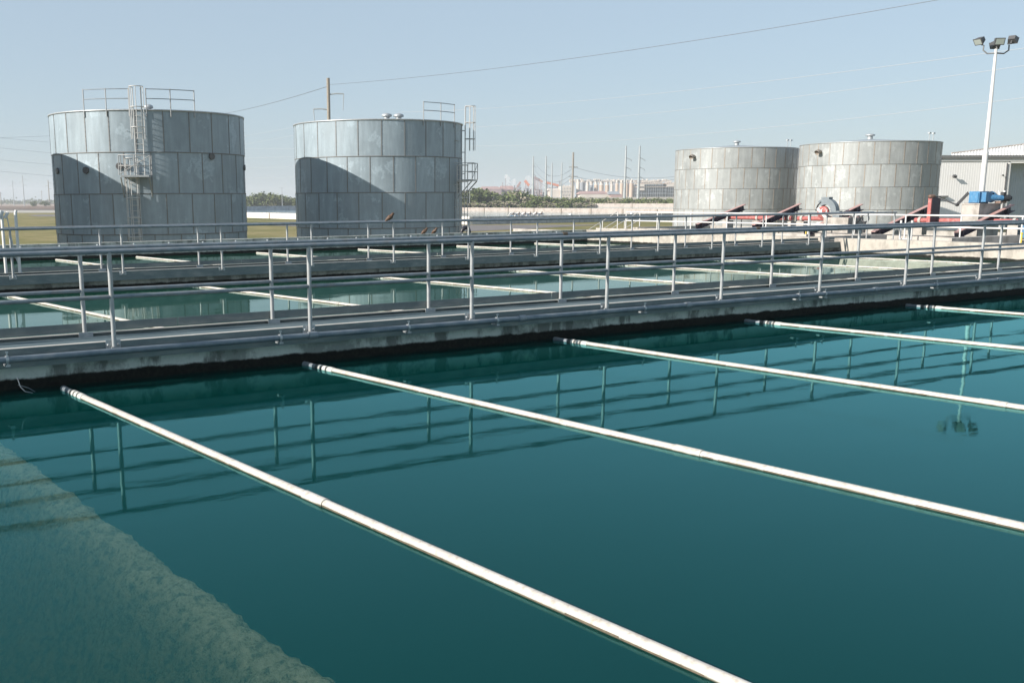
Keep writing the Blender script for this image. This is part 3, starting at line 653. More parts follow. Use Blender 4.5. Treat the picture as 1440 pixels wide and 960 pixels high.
# horizontal drive shafts
for i, (y0, y1, mt, lb) in enumerate(((41.2, 36.6, 'red', 'faded red drive shaft behind the leftmost sloping beams'), (36.2, 32.6, 'red', 'faded red drive shaft behind the round guard'), (29.6, 24.8, 'red', 'faded red drive shaft below the blue gearbox pedestal'), (24.6, 18, 'blue', 'blue shaft with worn red patches at the right edge'))):
    root = empty('drive_shaft', (46.6, y0, H - 1.10), label=lb, cat='shaft', group='horizontal drive shafts')
    b = MB(); b.tube([(46.6, y0, H - 1.12), (46.6, y1, H - 1.12)], .115, 14); part(b, 'shaft', mt, root)
    for yy in (y0 - .2, (y0 + y1) / 2, y1 + .2):
        b = MB(); b.tube([(46.6, yy, H - 1.12), (46.6, yy - .12, H - 1.12)], .16, 12); b.box(46.4, 46.8, yy - .3, yy + .15, H - 1.8, H - 1.28); part(b, 'bearing', 'conc' if i < 3 else 'blue', root)
    if i == 3:
        for yy in (21.5, 23.2, 20): b = MB(); b.tube([(46.6, yy, H - 1.12), (46.6, yy - .6, H - 1.12)], .120, 14); part(b, 'worn_patch', 'red', root)
# round guard with red and white disc
p = Vector((46, 34.1, H - .75)); root = empty('sprocket_guard', p, label='round grey guard arch over a red and white sprocket disc', cat='guard')
b = MB(); n = 14
for q in range(n):
    a0, a1 = R(-20 + 150 * q / n), R(-20 + 150 * (q + 1) / n); ri_, ro_ = .42, .78
    vs4 = []
    for xx in (-.12, .22):
        for (a, r_) in ((a0, ri_), (a1, ri_), (a1, ro_), (a0, ro_)): vs4.append((p.x + xx, p.y - math.cos(a) * r_, p.z + math.sin(a) * r_))
    b.add(vs4, [(0, 3, 2, 1), (4, 5, 6, 7), (0, 1, 5, 4), (1, 2, 6, 5), (2, 3, 7, 6), (3, 0, 4, 7)])
b.box(p.x - .13, p.x + .23, p.y - .25, p.y + .28, p.z + .74, p.z + .86); b.box(p.x - .1, p.x + .2, p.y - 1.0, p.y - .55, p.z - .62, p.z + .05)
part(b, 'guard_arch', 'guard_grey', root); root.scale = (.85, .85, .85)
b = MB(); b.lathe((p.x - .05, p.y + .12, p.z - .05), [(0, -.1), (.36, -.1), (.38, -.04), (.38, .06), (0, .06)], 24, 0, 'X'); part(b, 'disc', 'red', root)
b = MB(); b.lathe((p.x - .18, p.y, p.z), [(.15, -.03), (.21, -.03), (.21, .03), (.15, .03)], 20, 0, 'X'); b.obox((p.x - .2, p.y + .1, p.z - .1), (.02, 0, 0), (0, .35, .3), (0, .05, -.06)); part(b, 'white_ring', 'white_paint', root)
b = MB(); b.lathe((p.x - .20, p.y - .02, p.z + .06), [(0, -.03), (.14, -.03), (.15, .05)], 14, 0, 'X'); part(b, 'hub', 'red', root)
b = MB(); b.box(p.x - .1, p.x + .2, p.y - .5, p.y + .5, p.z - 1.05, p.z - .62); part(b, 'bracket', 'white_paint', root)
b = MB(); pts = [(p.x - .1, p.y + math.cos(t) * .62 + .15, p.z + math.sin(t) * .62) for t in [R(40 + 8 * q) for q in range(9)]]; b.tube([(x_, y_, z_) for x_, y_, z_ in [(p.x - .1, p.y + .62, p.z + .05), (p.x - .1, p.y + .5, p.z + .38), (p.x - .1, p.y + .28, p.z + .58)]], .05, 6); part(b, 'side_arm', 'black_steel', root)
# three rings (pipe flanges) beside it
for i in range(3):
    b = MB(); c0 = (45.7, 32.6 - i * .48, H - 1.05)
    pts = [(c0[0], c0[1] + .19 * math.cos(t), c0[2] + .19 * math.sin(t)) for t in [2 * pi * q / 16 for q in range(17)]]; b.tube(pts, .045, 6)
    b.box(c0[0] - .03, c0[0] + .03, c0[1] - .05, c0[1] + .05, c0[2] - .7, c0[2] - .2)
    tag(b.build('lifting_ring', 'black_steel'), ('black round ring beside the round guard, ' + ('left', 'middle', 'right')[i] + ' of three'), 'ring', 'black rings beside the round guard')

# crank post, rod, pedestal and gearbox
cp = ((46.0, 28.45),); root = empty('crank_post', (46, 28.45, H - 1.6), label='upright red crank lever with pivot at its top', cat='lever')
b = MB(); b.box(45.86, 45.93, 28.42, 28.58, H - 1.35, H + .02); part(b, 'front_cheek', 'red', root)
b = MB(); b.box(45.933, 46.6, 28.43, 28.57, H - 1.35, H - .02); part(b, 'rear_web', 'shade_tone_red', root)  # shaded side of the lever, given by a dark colour
b = MB(); b.lathe((45.84, 28.49, H - .02), [(0, -.05), (.08, -.05), (.09, .3)], 14, 0, 'X'); part(b, 'pivot', 'rust_rail', root)
a_ = Vector((46.0, 28.2, H - .06)); c_ = Vector(at(1344, 289, a_.dot(WV) - H * WV.z + 0)) if False else Vector((46.12, 27.36, H - .40))
b = MB(); b.tube([a_, c_], .035, 8); o = b.build('connecting_rod', 'black_steel'); tag(o, 'thin black rod linking the red lever to the blue gearbox crank', 'rod')
root = empty('gear_drive', (46, 25.6, H - .34), label='blue gearbox and motor on a concrete pedestal', cat='gearbox')
px0, px1 = 24.6, 26.3
ped = MB(); ped.box(46.0, 47.7, 26.25, 27.05, 0.5, H - .38); tag(ped.build('pedestal', 'conc'), 'tall square concrete pedestal under the blue gearbox', 'pedestal')
ped2 = MB(); ped2.box(45.97, 47.73, 26.22, 27.08, H - .379, H - .34); o = ped2.build('cap_slab', 'conc'); o.parent = bpy.data.objects['pedestal']
b = MB(); z0 = H - .34
b.box(46.15, 47.2, 26.05, 26.70, z0, z0 + .62); b.box(46.10, 46.15, 26.10, 26.65, z0 + .05, z0 + .55)
b.obox((46.7, 25.90, z0 + .33), (.35, 0, 0), (0, .16, 0), (0, 0, .25)); part(b, 'gear_housing', 'blue', root)
b = MB(); b.lathe((47.3, 25.95, z0 + .33), [(.28, -.1), (.30, 0), (.24, .25), (.16, .5)], 18, 0, 'X'); b.tube([(46.8, 25.90, z0 + .3), (47.6, 25.40, z0 + .27)], .18, 14, r2=.14); part(b, 'input_cone', 'blue', root)
b = MB(); b.tube([(47.6, 25.45, z0 + .27), (48.0, 25.20, z0 + .27)], .17, 14); b.tube([(48.0, 25.20, z0 + .27), (48.1, 25.14, z0 + .27)], .10, 10); b.box(47.5, 47.8, 25.30, 25.50, z0 + .42, z0 + .58); part(b, 'motor', 'black_steel', root)
b = MB(); b.tube([(47.5, 25.55, z0 + .44), (47.45, 25.60, z0 + .66)], .05, 8); b.tube([(47.7, 25.40, z0 + .5), (47.75, 25.40, z0 + .62)], .07, 8); part(b, 'terminal_box', 'white_paint', root)
b = MB(); b.obox((46.1, 27.05, z0 + .25), (.03, 0, 0), (0, .32, -.30), (0, .05, .06)); b.lathe((46.05, 27.35, z0 - .06), [(0, -.08), (.09, -.08), (.09, .08)], 10, 0, 'X'); part(b, 'crank_arm', 'black_steel', root)
b = MB(); b.obox((46.4, 26.40, z0 + .01), (.5, 0, 0), (0, .42, 0), (0, 0, .012)); b.obox((47.6, 25.50, z0 + .06), (.35, 0, 0), (0, .18, 0), (0, 0, .05)); part(b, 'base_frame', 'rust_rail', root)
root.location = (46.15, 26.12, H - .34); root.scale = (.72, .72, .86)
# small blue unit at far right
root = empty('small_pump', (47, 23.8, H - 1), label='small pale blue pump housing behind the rightmost red beam', cat='pump')
b = MB(); b.box(47, 47.6, 24.1, 24.55, H - 1.2, H - .62); b.cyl((47.3, 24.32), .2, H - .62, H - .5, 14); part(b, 'housing', 'blue', root)
b = MB(); b.cyl((47.3, 24.32), .07, H - .5, H - .40, 10); part(b, 'cap', 'white_paint', root)
# yellow standpipe
m = mat('yellow_paint', (.55, .42, .06), .5); M['yellow'] = m
for i, (x_, y_) in enumerate(((43.0, 22.7), (41.3, 31.6))):
    b = MB(); b.cyl((x_, y_), .035, H - 2.02, H - 1.5, 8); b.cyl((x_, y_), .05, H - 1.52, H - 1.46, 8)
    tag(b.build('yellow_post', 'yellow'), ('thin yellow post on the end deck, ' + ('right one' if i == 0 else 'left one')), 'post')
# level gauges bolted on the middle walkway end
root = empty('ladder', (36.4, 24.2, H - 1.5), label='white twin pipe ladder at the right end of the middle walkway', cat='ladder')
for dy in (0, .45):
    b = MB(); b.tube([(36.9, 24.0 - dy, H - 2.3), (36.9, 24.0 - dy, H - 1.5), (36.9, 24.0 - dy, H - .9)], .04, 8); part(b, 'stile', 'white_paint', root)
b = MB()
for z in (-2.1, -1.85, -1.6): b.tube([(36.9, 24.0, H + z), (36.9, 23.55, H + z)], .022, 6)
part(b, 'rungs', 'white_paint', root)
# low valves on the deck (dark little shapes at its edge)
for i, (x_, y_) in enumerate(((37.0, 34.3), (37.0, 33.7))):
    b = MB(); b.cyl((x_, y_), .09, H - 2.02, H - 1.75, 10); b.tube([(x_, y_ - .2, H - 1.78), (x_, y_ + .2, H - 1.78)], .06, 8); b.lathe((x_, y_, H - 1.66), [(.13, -.01), (.15, 0), (.13, .02)], 14)
    tag(b.build('valve', 'black_steel'), 'small dark handwheel valve on the end deck, ' + ('left one' if i == 0 else 'right one'), 'valve')

# ---------------------------------------------------------------- floodlight mast
LP = Vector((47.63, 27.14, 0)); root = empty('floodlight_mast', LP, label='tall white mast carrying four dark floodlights', cat='floodlight')
b = MB(); zt = H + 6.15; b.tube([(LP.x, LP.y, 0), (LP.x, LP.y, H + 1.95)], .118, 16); part(b, 'lower_pole', 'white_paint', root)
b = MB(); b.tube([(LP.x, LP.y, H + 1.95), (LP.x, LP.y, zt)], .098, 16, r2=.062); b.tube([(LP.x, LP.y, zt), (LP.x, LP.y, zt + .28)], .06, 12); part(b, 'upper_pole', 'white_paint', root)
rd = Vector((RV.x, RV.y, 0)).normalized(); fd = Vector((WV.x, WV.y, 0)).normalized()
top = Vector((LP.x, LP.y, zt + .1))
for s, (dx, dy, dz) in (('l', (-.62, -.1, .42)), ('r', (.62, .1, .46))):
    b = MB(); e = top + rd * dx + fd * dy + Vector((0, 0, dz - .1)); e0 = top + rd * dx * .6 - Vector((0, 0, .02)); e1 = top + rd * dx * .92 + Vector((0, 0, .12))
    b.tube([top, e0, e1, e], .032, 8); part(b, 'arm', 'bronze' if s == 'r' else 'post', root)
def flood(c, out, tilt, label=None):
    out = Vector(out).normalized(); side = out.cross(Vector((0, 0, 1))).normalized(); dn = (out * math.cos(tilt) - Vector((0, 0, 1)) * math.sin(tilt)).normalized(); up = side.cross(dn).normalized()
    b = MB(); f0 = c + dn * .15; k0 = c - dn * .12; vs = []
    for (cc, hs, hu) in ((f0, .20, .145), (k0, .14, .09)):
        for i, j in ((-1, -1), (1, -1), (1, 1), (-1, 1)): vs.append(cc + side * hs * i + up * hu * j)
    b.add(vs, [(4, 7, 6, 5), (0, 1, 5, 4), (1, 2, 6, 5), (2, 3, 7, 6), (3, 0, 4, 7), (0, 3, 2, 1)])
    b.obox(f0, side * .212, up * .155, dn * .012)
    b.tube([c - up * .08, c - up * .26], .04, 8); h = part(b, 'lamp_head', 'bronze', root)
    b = MB(); b.obox(f0 + dn * .019, side * .175, up * .12, dn * .003); part(b, 'lens', 'glass', h)
hz = zt + .1
flood(top + rd * -.74 + Vector((0, 0, .56)), -rd - fd * .35, R(35))
flood(top + rd * -.04 + Vector((0, 0, .50)) - fd * .2, -fd - rd * .08, R(20))
flood(top + rd * .12 + Vector((0, 0, .42)) + fd * .25, fd, R(25))
flood(top + rd * .74 + Vector((0, 0, .62)) + fd * .1, rd + fd * .9, R(30))

# ---------------------------------------------------------------- white metal building
BA = Vector((118.0, 72.4, 0)); ang = R(-25); ex = Vector((math.cos(ang), math.sin(ang), 0)); ey = Vector((-math.sin(ang), math.cos(ang), 0))
M['ribs'] = m_noise('white_rib_sheet', (.80, .79, .77), (.84, .83, .81), .5, .5, 0, (.74, .72, .69), (1, 1, .2), .3, .02)
M['door_shade_tone'] = m_noise('bay_sheet_shade_tone', (.30, .36, .40), (.36, .42, .46), .6, .55)  # grey-blue colour stands for the shade inside the recessed bay
root = empty('metal_building', BA, label='white ribbed metal building with grey gutter behind the floodlight mast', cat='building')
hb = H + 4.45
def ribbed(b, p0, d, n, L, z0, z1, pitch=.305, dep=.007):
    x = 0; pts = []
    while x < L:
        for (u_, v_) in ((0, 0), (.19, 0), (.215, dep), (.28, dep)): 
            if x + u_ <= L: pts.append((x + u_, v_))
        x += pitch
    pts.append((L, 0)); o = [p0 + d * u_ - n * v_ for u_, v_ in pts]; m_ = len(o)
    z1f = z1 if callable(z1) else (lambda u_: z1)
    b.add([(q.x, q.y, z0) for q in o] + [(q.x, q.y, z1f(pts[i][0])) for i, q in enumerate(o)], [(i, i + 1, m_ + i + 1, m_ + i) for i in range(m_ - 1)])
b = MB(); ribbed(b, BA - ex * 6, ex, ey, 14.6, 0, hb); part(b, 'wall', 'ribs', root)
p = BA + ex * 8.6
b = MB(); b.obox(p + Vector((.1, -.02, hb / 2 - .3)), ex * .12, ey * .10, Vector((0, 0, hb / 2 - .3))); part(b, 'corner_trim', 'white_paint', root)
b = MB(); b.obox(p - ex * .25 - ey * .1 + Vector((0, 0, hb / 2 - .35)), ex * .05, ey * .06, Vector((0, 0, hb / 2 - .35))); part(b, 'downpipe', 'bronze', root)
b = MB(); ribbed(b, p + ex * .22 + ey * 1.6, ex, ey, 14, 0, hb - .7, .305, .02); dr = part(b, 'bay_door', 'door_shade_tone', root)
b = MB(); b.obox(p + ex * 7.2 + ey * .8 + Vector((0, 0, hb - .35)), ex * 7.0, ey * .85, Vector((0, 0, .34))); part(b, 'bay_lintel', 'ribs', root)
b = MB(); b.obox(p + ex * .0 + ey * .85 + Vector((0, 0, hb / 2 - .35)), ex * .02, ey * .8, Vector((0, 0, hb / 2 - .35))); part(b, 'bay_jamb', 'ribs', root)
for q in (1.0, 3.6, 6.2): b = MB(); b.obox(p + ex * q + ey * 1.55 + Vector((0, 0, hb - 1.5)), ex * .32, ey * .02, Vector((0, 0, .75))); part(b, 'skylight_panel', 'bronze', root)
b = MB(); b.obox(BA + ex * 9.5 - ey * .16 + Vector((0, 0, hb + .05)), ex * 15.6, ey * .14, Vector((0, 0, .16))); part(b, 'gutter', 'seam', root)
b = MB(); b.obox(BA + ex * 9.5 - ey * .06 + Vector((0, 0, hb - .30)), ex * 15.5, ey * .05, Vector((0, 0, .17))); part(b, 'eave_trim', 'white_paint', root)
b = MB(); c0 = BA - ex * 6; vs = [c0 + Vector((0, 0, hb + .2)), c0 + ex * 31 + Vector((0, 0, hb + .2)), c0 + ex * 31 + ey * 20 + Vector((0, 0, hb + .9)), c0 + ey * 20 + Vector((0, 0, hb + .9))]; b.add(vs, [(0, 1, 2, 3)]); part(b, 'roof', 'ribs', root)
b = MB(); vs = [c0 + Vector((0, 0, 0)), c0 + ey * 20, c0 + ey * 20 + Vector((0, 0, hb + .9)), c0 + Vector((0, 0, hb + .2))]; b.add(vs, [(0, 1, 2, 3)]); part(b, 'side_wall', 'ribs', root)
# the taller hall behind rises to the right
b = MB(); hp = BA + ex * 6.6 + ey * 8; ribbed(b, hp, ex, ey, 26, hb - 1, lambda u_: hb + .75 + u_ * .115, .42, .06); part(b, 'upper_gable', 'ribs', root)
b = MB(); b.tube([hp + Vector((0, 0, hb + .80)), hp + ex * 26 + Vector((0, 0, hb + .80 + 26 * .115))], .09, 6); part(b, 'gable_edge', 'conc_pink', root)
# wall lamps
for q, zz in ((1.6, H + 2.3), (7.8, H + 2.4)):
    c = BA + ex * q - ey * .1 + Vector((0, 0, zz)); b = MB(); s_ = 1 if q < 5 else .5
    b.tube([c, c - ey * .25 * s_], .06 * s_, 8); b.obox(c - ey * .35 * s_ - Vector((0, 0, .05)), ex * .2 * s_, (-ey * .12 - Vector((0, 0, .1))) * s_, (ey * .08 - Vector((0, 0, .1))) * s_); part(b, 'wall_lamp', 'bronze', root)
b = MB(); b.obox(BA + ex * -.1 - ey * .2 + Vector((0, 0, H - .05)), ex * 1.2, ey * .18, Vector((0, 0, .08))); part(b, 'wall_shadow_bar', 'seam', root)  # dark bar standing in for a shadow on the wall

# ---------------------------------------------------------------- birds
def bird(p, head_dir, mt, label, s=1.0, bent=False):
    root = empty('bird', p, label=label, cat='bird'); hd = Vector(head_dir).normalized(); u_ = Vector((0, 0, 1)); p = Vector(p)
    if not bent:
        prof = [(-.15, -.045, .012), (-.11, -.005, .018), (-.06, .045, .045), (-.01, .08, .062), (.03, .105, .058), (.055, .140, .036), (.07, .165, .038), (.09, .178, .032), (.108, .178, .014)]
    else:
        prof = [(.10, -.03, .010), (.08, .03, .03), (.05, .09, .045), (.0, .125, .05), (-.05, .12, .05), (-.10, .07, .045), (-.125, .02, .035), (-.13, -.03, .028), (-.125, -.06, .012)]
    n = 10; vs = []; P3 = [(p + hd * a * s + u_ * b_ * s, r_ * s) for a, b_, r_ in prof]; side = hd.cross(u_)
    for i, (c, r_) in enumerate(P3):
        d = (P3[min(i + 1, len(P3) - 1)][0] - P3[max(0, i - 1)][0]).normalized(); e = side.cross(d).normalized()
        for k_ in range(n): t = 2 * pi * k_ / n; vs.append(c + side * math.cos(t) * r_ + e * math.sin(t) * r_)
    fs = [(i * n + k_, i * n + (k_ + 1) % n, (i + 1) * n + (k_ + 1) % n, (i + 1) * n + k_) for i in range(len(P3) - 1) for k_ in range(n)]
    b = MB(); b.add(vs, fs, 0, True); b.add([v for v in vs[:n]], [tuple(range(n))]); b.add(vs[-n:], [tuple(range(n))]); part(b, 'body', mt, root)
    c, r_ = P3[-1]; prev = P3[-2][0]; d = (c - prev).normalized(); b = MB(); b.tube([c, c + d * .028 * s + hd * .01 * s], .007 * s, 6, r2=.001); part(b, 'beak', 'beak', root)
    b = MB()
    for sd in (-1, 1): b.tube([p + side * .015 * s * sd + u_ * .055 * s + hd * .01, p + side * .015 * s * sd - u_ * .0], .004 * s, 5)
    part(b, 'legs', 'beak', root); return root
zr2, zr1 = H - 1.675 + 1.07 + .03, H - 1.6235 + 1.07 + .03
def on_rail(px, Y, z):
    v = WV + RV * ((px - CX) / F) - UV * ((300 - CY) / F); 
    best = None
    for q in range(0, 4000):
        x = q * .01; P = Vector((x, Y, z - H)); xx = CX + F * P.dot(RV) / P.dot(WV)
        if best is None or abs(xx - px) < best[0]: best = (abs(xx - px), x)
    return Vector((best[1], Y, z))
bird(on_rail(548, 24.15, zr2), (.9, -.5, 0), 'feather', 'brown bird perched on the far railing in front of the second tank', 1.1)
bird(on_rail(597, 38.3, H - 1.5), (.9, -.3, 0), 'feather', 'brown bird on the farthest basin wall, left of the pair before the second tank', 1.35)
bird(on_rail(611, 38.3, H - 1.5), (.5, -.9, 0), 'feather', 'brown bird on the farthest basin wall, right of the pair before the second tank', 1.3)
bird(on_rail(656, 38.3, H - 1.5), (.9, -.3, 0), 'feather_black', 'black bird bending down on the farthest basin wall right of the second tank', 1.9, True)

# ---------------------------------------------------------------- vegetation
def bush_meshes(kind, seed, w_, h_):
    rr = random.Random(seed); b = MB(); cl = []
    for _ in range(16):
        a = rr.random() * 2 * pi; q = rr.random() ** .6; cl.append((math.cos(a) * q * w_ * .42, math.sin(a) * q * w_ * .42, h_ * (.22 + .62 * rr.random() * (1 - .35 * q)), w_ * (.12 + .12 * rr.random())))
    for (cx_, cy_, cz_, cr) in cl:
        for _ in range(46):
            v = Vector((rr.gauss(0, 1), rr.gauss(0, 1), rr.gauss(0, .8))).normalized() * cr * (.55 + .5 * rr.random()); c = Vector((cx_, cy_, max(.15, cz_ + v.z))) + Vector((v.x, v.y, 0))
            s_ = w_ * (.030 + .035 * rr.random()); n_ = Vector((rr.gauss(0, 1), rr.gauss(0, 1), rr.gauss(.4, 1))).normalized(); t_ = n_.orthogonal().normalized(); t2_ = n_.cross(t_)
            b.add([c + t_ * s_, c + t2_ * s_ * .8, c - t_ * s_, c - t2_ * s_ * .8], [(0, 1, 2, 3)], 1 if rr.random() < .3 else 0)
    tr = MB()
    for i in range(6):
        c = cl[i]; tr.tube([(0, 0, 0), (c[0] * .4, c[1] * .4, c[2] * .5), (c[0], c[1], c[2])], w_ * .018, 5, r2=w_ * .006)
    mats = {'green': ['leaf', 'leaf_dark'], 'dark': ['leaf_dark', 'leaf'], 'grey': ['leaf_grey', 'leaf']}[kind]
    a = b.build('crown_src', mats); c = tr.build('trunk_src', 'wood'); ma, mc = a.data, c.data
    bpy.data.objects.remove(a); bpy.data.objects.remove(c); ma.name = 'crown'; mc.name = 'trunk'; return ma, mc
BM = {k_: [bush_meshes(k_, 11 + i * 5 + len(k_), 8.0, 6.0) for i in range(3)] for k_ in ('green', 'dark', 'grey')}
KL = {'green': 'bright green bushy tree in the thicket behind the reservoir', 'dark': 'dark green bushy tree in the thicket behind the reservoir', 'grey': 'grey brown twiggy bush in the thicket behind the reservoir'}
def bush(px, d, h, kind, label, group, wide=1.0, rnd=random.Random(5), zg=0.0):
    p = at(px, 285, d); ma, mc = rnd.choice(BM[kind]); e = empty('bushy_tree', (p.x, p.y, zg), rnd.random() * 6.28, label=label, cat='tree', group=group)
    s_ = h / 6.0; e.scale = (s_ * wide, s_ * wide, s_)
    for nm, me in (('crown', ma), ('trunk', mc)): o = bpy.data.objects.new(nm, me); col.objects.link(o); o.parent = e
rv = random.Random(21)
def top_at(px):            # skyline of the thicket in metres at 400 m
    if px < 640: return 0
    pts = [(640, 265), (668, 262), (690, 268), (705, 273), (718, 268), (735, 267), (745, 274), (760, 273), (790, 277), (850, 278), (945, 278)]
    for (a, ya), (c, yc) in zip(pts[:-1], pts[1:]):
        if a <= px <= c: return ya + (yc - ya) * (px - a) / (c - a)
    return 278
px = 640.0; i = 0
while px < 955:
    d = 385 + rv.random() * 45; yt = top_at(px) + rv.random() * 2.5; base_y = 279 + 4 * F / d * 1.0
    hh = max(2.5, (279 - yt) * d / F + 4.0)
    kd = rv.choice(['green', 'grey', 'grey', 'dark'] if px < 700 else ['green', 'green', 'grey', 'dark'])
    bush(px, d, hh, kd, KL[kd], {'green': 'bright green trees in the thicket', 'dark': 'dark green trees in the thicket', 'grey': 'grey twiggy bushes in the thicket'}[kd], 1.25)
    px += 3.6 + rv.random() * 3.2; i += 1
px = 642.0
while px < 955:            # low scrub in front
    d = 352 + rv.random() * 20; kd = rv.choice(['grey', 'green', 'grey'])
    bush(px, d, 2.2 + rv.random() * 1.4, kd, {'green': 'low green scrub bush along the foot of the thicket', 'grey': 'low grey brown scrub bush along the foot of the thicket'}[kd], {'green': 'low green scrub at the thicket foot', 'grey': 'low grey scrub at the thicket foot'}[kd], 1.9); px += 6.5 + rv.random() * 4
px = 336.0
while px < 425:
    d = 520 + rv.random() * 50; yt = (272 - 4.5 * math.exp(-((px - 378) / 9) ** 2) + (3.5 if px > 398 else 0)) + rv.random() * 2; kd = rv.choice(['green', 'dark', 'dark', 'green'])
    bush(px, d, (281 - yt) * d / F + 4.0, kd, {'green': 'light green bushy tree seen between the two ladder tanks', 'dark': 'dark green bushy tree seen between the two ladder tanks'}[kd], {'green': 'light green trees between the tanks', 'dark': 'dark green trees between the tanks'}[kd], 1.1); px += 3.2 + rv.random() * 3
bush(47.5, 800, 4.6, 'dark', 'dark green round bush beside the railway, the left of two', None, .95)
bush(62.5, 800, 4.6, 'dark', 'dark green wide bush beside the railway, the right of two', None, 1.25)
# far wooded skyline
b = MB(); rr = random.Random(9)
for i in range(420):
    px = -60 + i * 1.2; d = 1500 + rr.random() * 120; p = at(px, 285, d); hh = 3.2 + 3.0 * (.5 + .5 * math.sin(px * .16)) * rr.random() + 1.2
    for _ in range(14):
        c = Vector((p.x + rr.gauss(0, 3), p.y + rr.gauss(0, 3), abs(rr.gauss(.5, .35)) * hh)); s_ = .9 + rr.random() * .8
        n_ = Vector((rr.gauss(0, 1), rr.gauss(0, 1), rr.gauss(.3, .7))).normalized(); t_ = n_.orthogonal().normalized(); t2_ = n_.cross(t_)
        b.add([c + t_ * s_, c + t2_ * s_, c - t_ * s_, c - t2_ * s_], [(0, 1, 2, 3)])
tag(b.build('distant_trees', 'leaf_dark'), kind='stuff', label='low line of trees on the far left horizon', cat='woodland')

# ---------------------------------------------------------------- utility poles and wires
def pole(xb, yb, xt, yt, d, mt, name, label, r0, r1, arms=(), group=None, two_sided=False):
    base = at(xb, yb, d); top = at(xt, yt, d); top.x, top.y = base.x, base.y
    root = empty(name, (base.x, base.y, 0), label=label, cat='utility pole', group=group)
    b = MB(); b.tube([(base.x, base.y, 0), (base.x, base.y, top.z)], r0, 10, r2=r1); part(b, 'shaft', mt, root)
    for (dy, L, rise) in arms:
        z = top.z - dy; b = MB(); b.tube([(base.x, base.y, z), Vector((base.x, base.y, z + rise)) + rd * L], r1 * .55, 6, r2=r1 * .35); part(b, 'arm', mt, root)
        b = MB(); e = Vector((base.x, base.y, z + rise)) + rd * L; b.tube([e, e - Vector((0, 0, abs(L) * .22))], r1 * .35, 6); part(b, 'insulator', 'wire', root)
    return root
pole(2, 289, .5, 270, 760, 'wood', 'utility_pole', 'short dark pole by the railway at the far left edge', .3, .22, ((1, 1.3, 0), (1, -1.3, 0)))
pole(20, 289.5, 17, 254.5, 900, 'pole_steel', 'utility_pole', 'grey pole with three alternating arms by the railway, second from the left edge', .4, .2, ((2.2, 2.6, .5), (4.8, -2.6, .5), (7.5, 2.8, .5)))
pole(34.5, 289.5, 32, 247, 900, 'pole_steel', 'utility_pole', 'tallest grey pole by the railway left of the first tank', .5, .28, ((3, 2.8, 0), (5.6, -2.8, 0), (8.3, 2.8, 0)))
pole(59.5, 287, 58.5, 268, 1200, 'wood', 'utility_pole', 'small distant pole with a crossarm between the two round bushes and tank', .3, .22, ((1.4, 1.9, 0), (1.4, -1.9, 0)))
pole(70, 289.5, 67.5, 253.5, 900, 'wood', 'utility_pole', 'dark brown pole by the railway nearest the first tank', .5, .3, ((2.5, 2.5, 0), (5, -2.5, 0), (7.5, 2.3, 0)))
pole(397, 288, 400, 264, 500, 'pole_steel', 'street_light', 'thin pole with twin lamp arms among the trees between the tanks', .16, .10, ((.1, 1.1, 0), (.1, -1.1, .15)))
pole(660.5, 287, 663, 262, 380, 'pole_steel', 'street_light', 'thin lamp pole before the thicket right of the second tank', .10, .07, ((.1, .9, -.1), (.1, -.8, .1)))
# concrete pole behind tank 2
d = 150; root = pole(464, 250, 465, 113, d, 'wood', 'utility_pole', 'weathered pole with two angled arms standing behind the second tank', .26, .24)
tp = at(465, 113, d); bx_, by_ = at(464, 250, d).x, at(464, 250, d).y
for L, dz, dn in ((2.2, -2.3, 2.3), (-2.2, -4.4, 1.7)):
    b = MB(); z = tp.z + dz; c0 = Vector((bx_, by_, z)); e = c0 + rd * L + Vector((0, 0, .1)); b.tube([c0, c0 + rd * L * .5 + Vector((0, 0, .15)), e], .09, 8); part(b, 'arm', 'pole_steel', root)
    b = MB(); b.tube([e, e - Vector((0, 0, dn)) - rd * (.12 * L / abs(L))], .06, 6, r2=.045); part(b, 'insulator', 'pole_steel', root)
gP = 'tall steel transmission poles by the factory'
armR = ((5.2, 2.6, -1.2), (9.5, 2.6, -1.2), (13.8, 2.6, -1.2))
pole(749, 277, 751.5, 220, 560, 'pole_steel', 'transmission_pole', 'tall pale steel pole left of the factory silos, leftmost of its row', .75, .32, ((5, 1.6, -1), (9.5, 1.6, -1)), gP)
pole(767, 278, 768.5, 220, 560, 'pole_steel', 'transmission_pole', 'tall pale steel pole, second of the row before the orange conveyor', .75, .32, ((5, 1.6, -1), (9.5, 1.6, -1)), gP)
pole(775.5, 278, 777, 229, 640, 'pole_steel', 'transmission_pole', 'thinner pale steel pole, third of the row before the orange conveyor', .6, .3, (), gP)
pole(789, 279, 789.5, 229, 640, 'pole_steel', 'transmission_pole', 'thinner pale steel pole, fourth of the row in front of the white block', .6, .3, (), gP)
pole(804.5, 285, 805.5, 215, 430, 'wood', 'utility_pole', 'brown wooden pole with two pairs of arms before the factory', .45, .35, ((6.0, 1.9, .1), (6.0, -1.5, .1), (9.8, 1.9, .1), (9.8, -1.5, .1)))
pole(878, 279, 881.5, 206, 480, 'pole_steel', 'transmission_pole', 'tall pale steel pole with three drooping arms, left of the pair by the silos', .75, .35, armR, gP)
pole(897, 281, 899.5, 206, 480, 'pole_steel', 'transmission_pole', 'tall pale steel pole with three drooping arms, right of the pair by the silos', .75, .35, armR, gP)

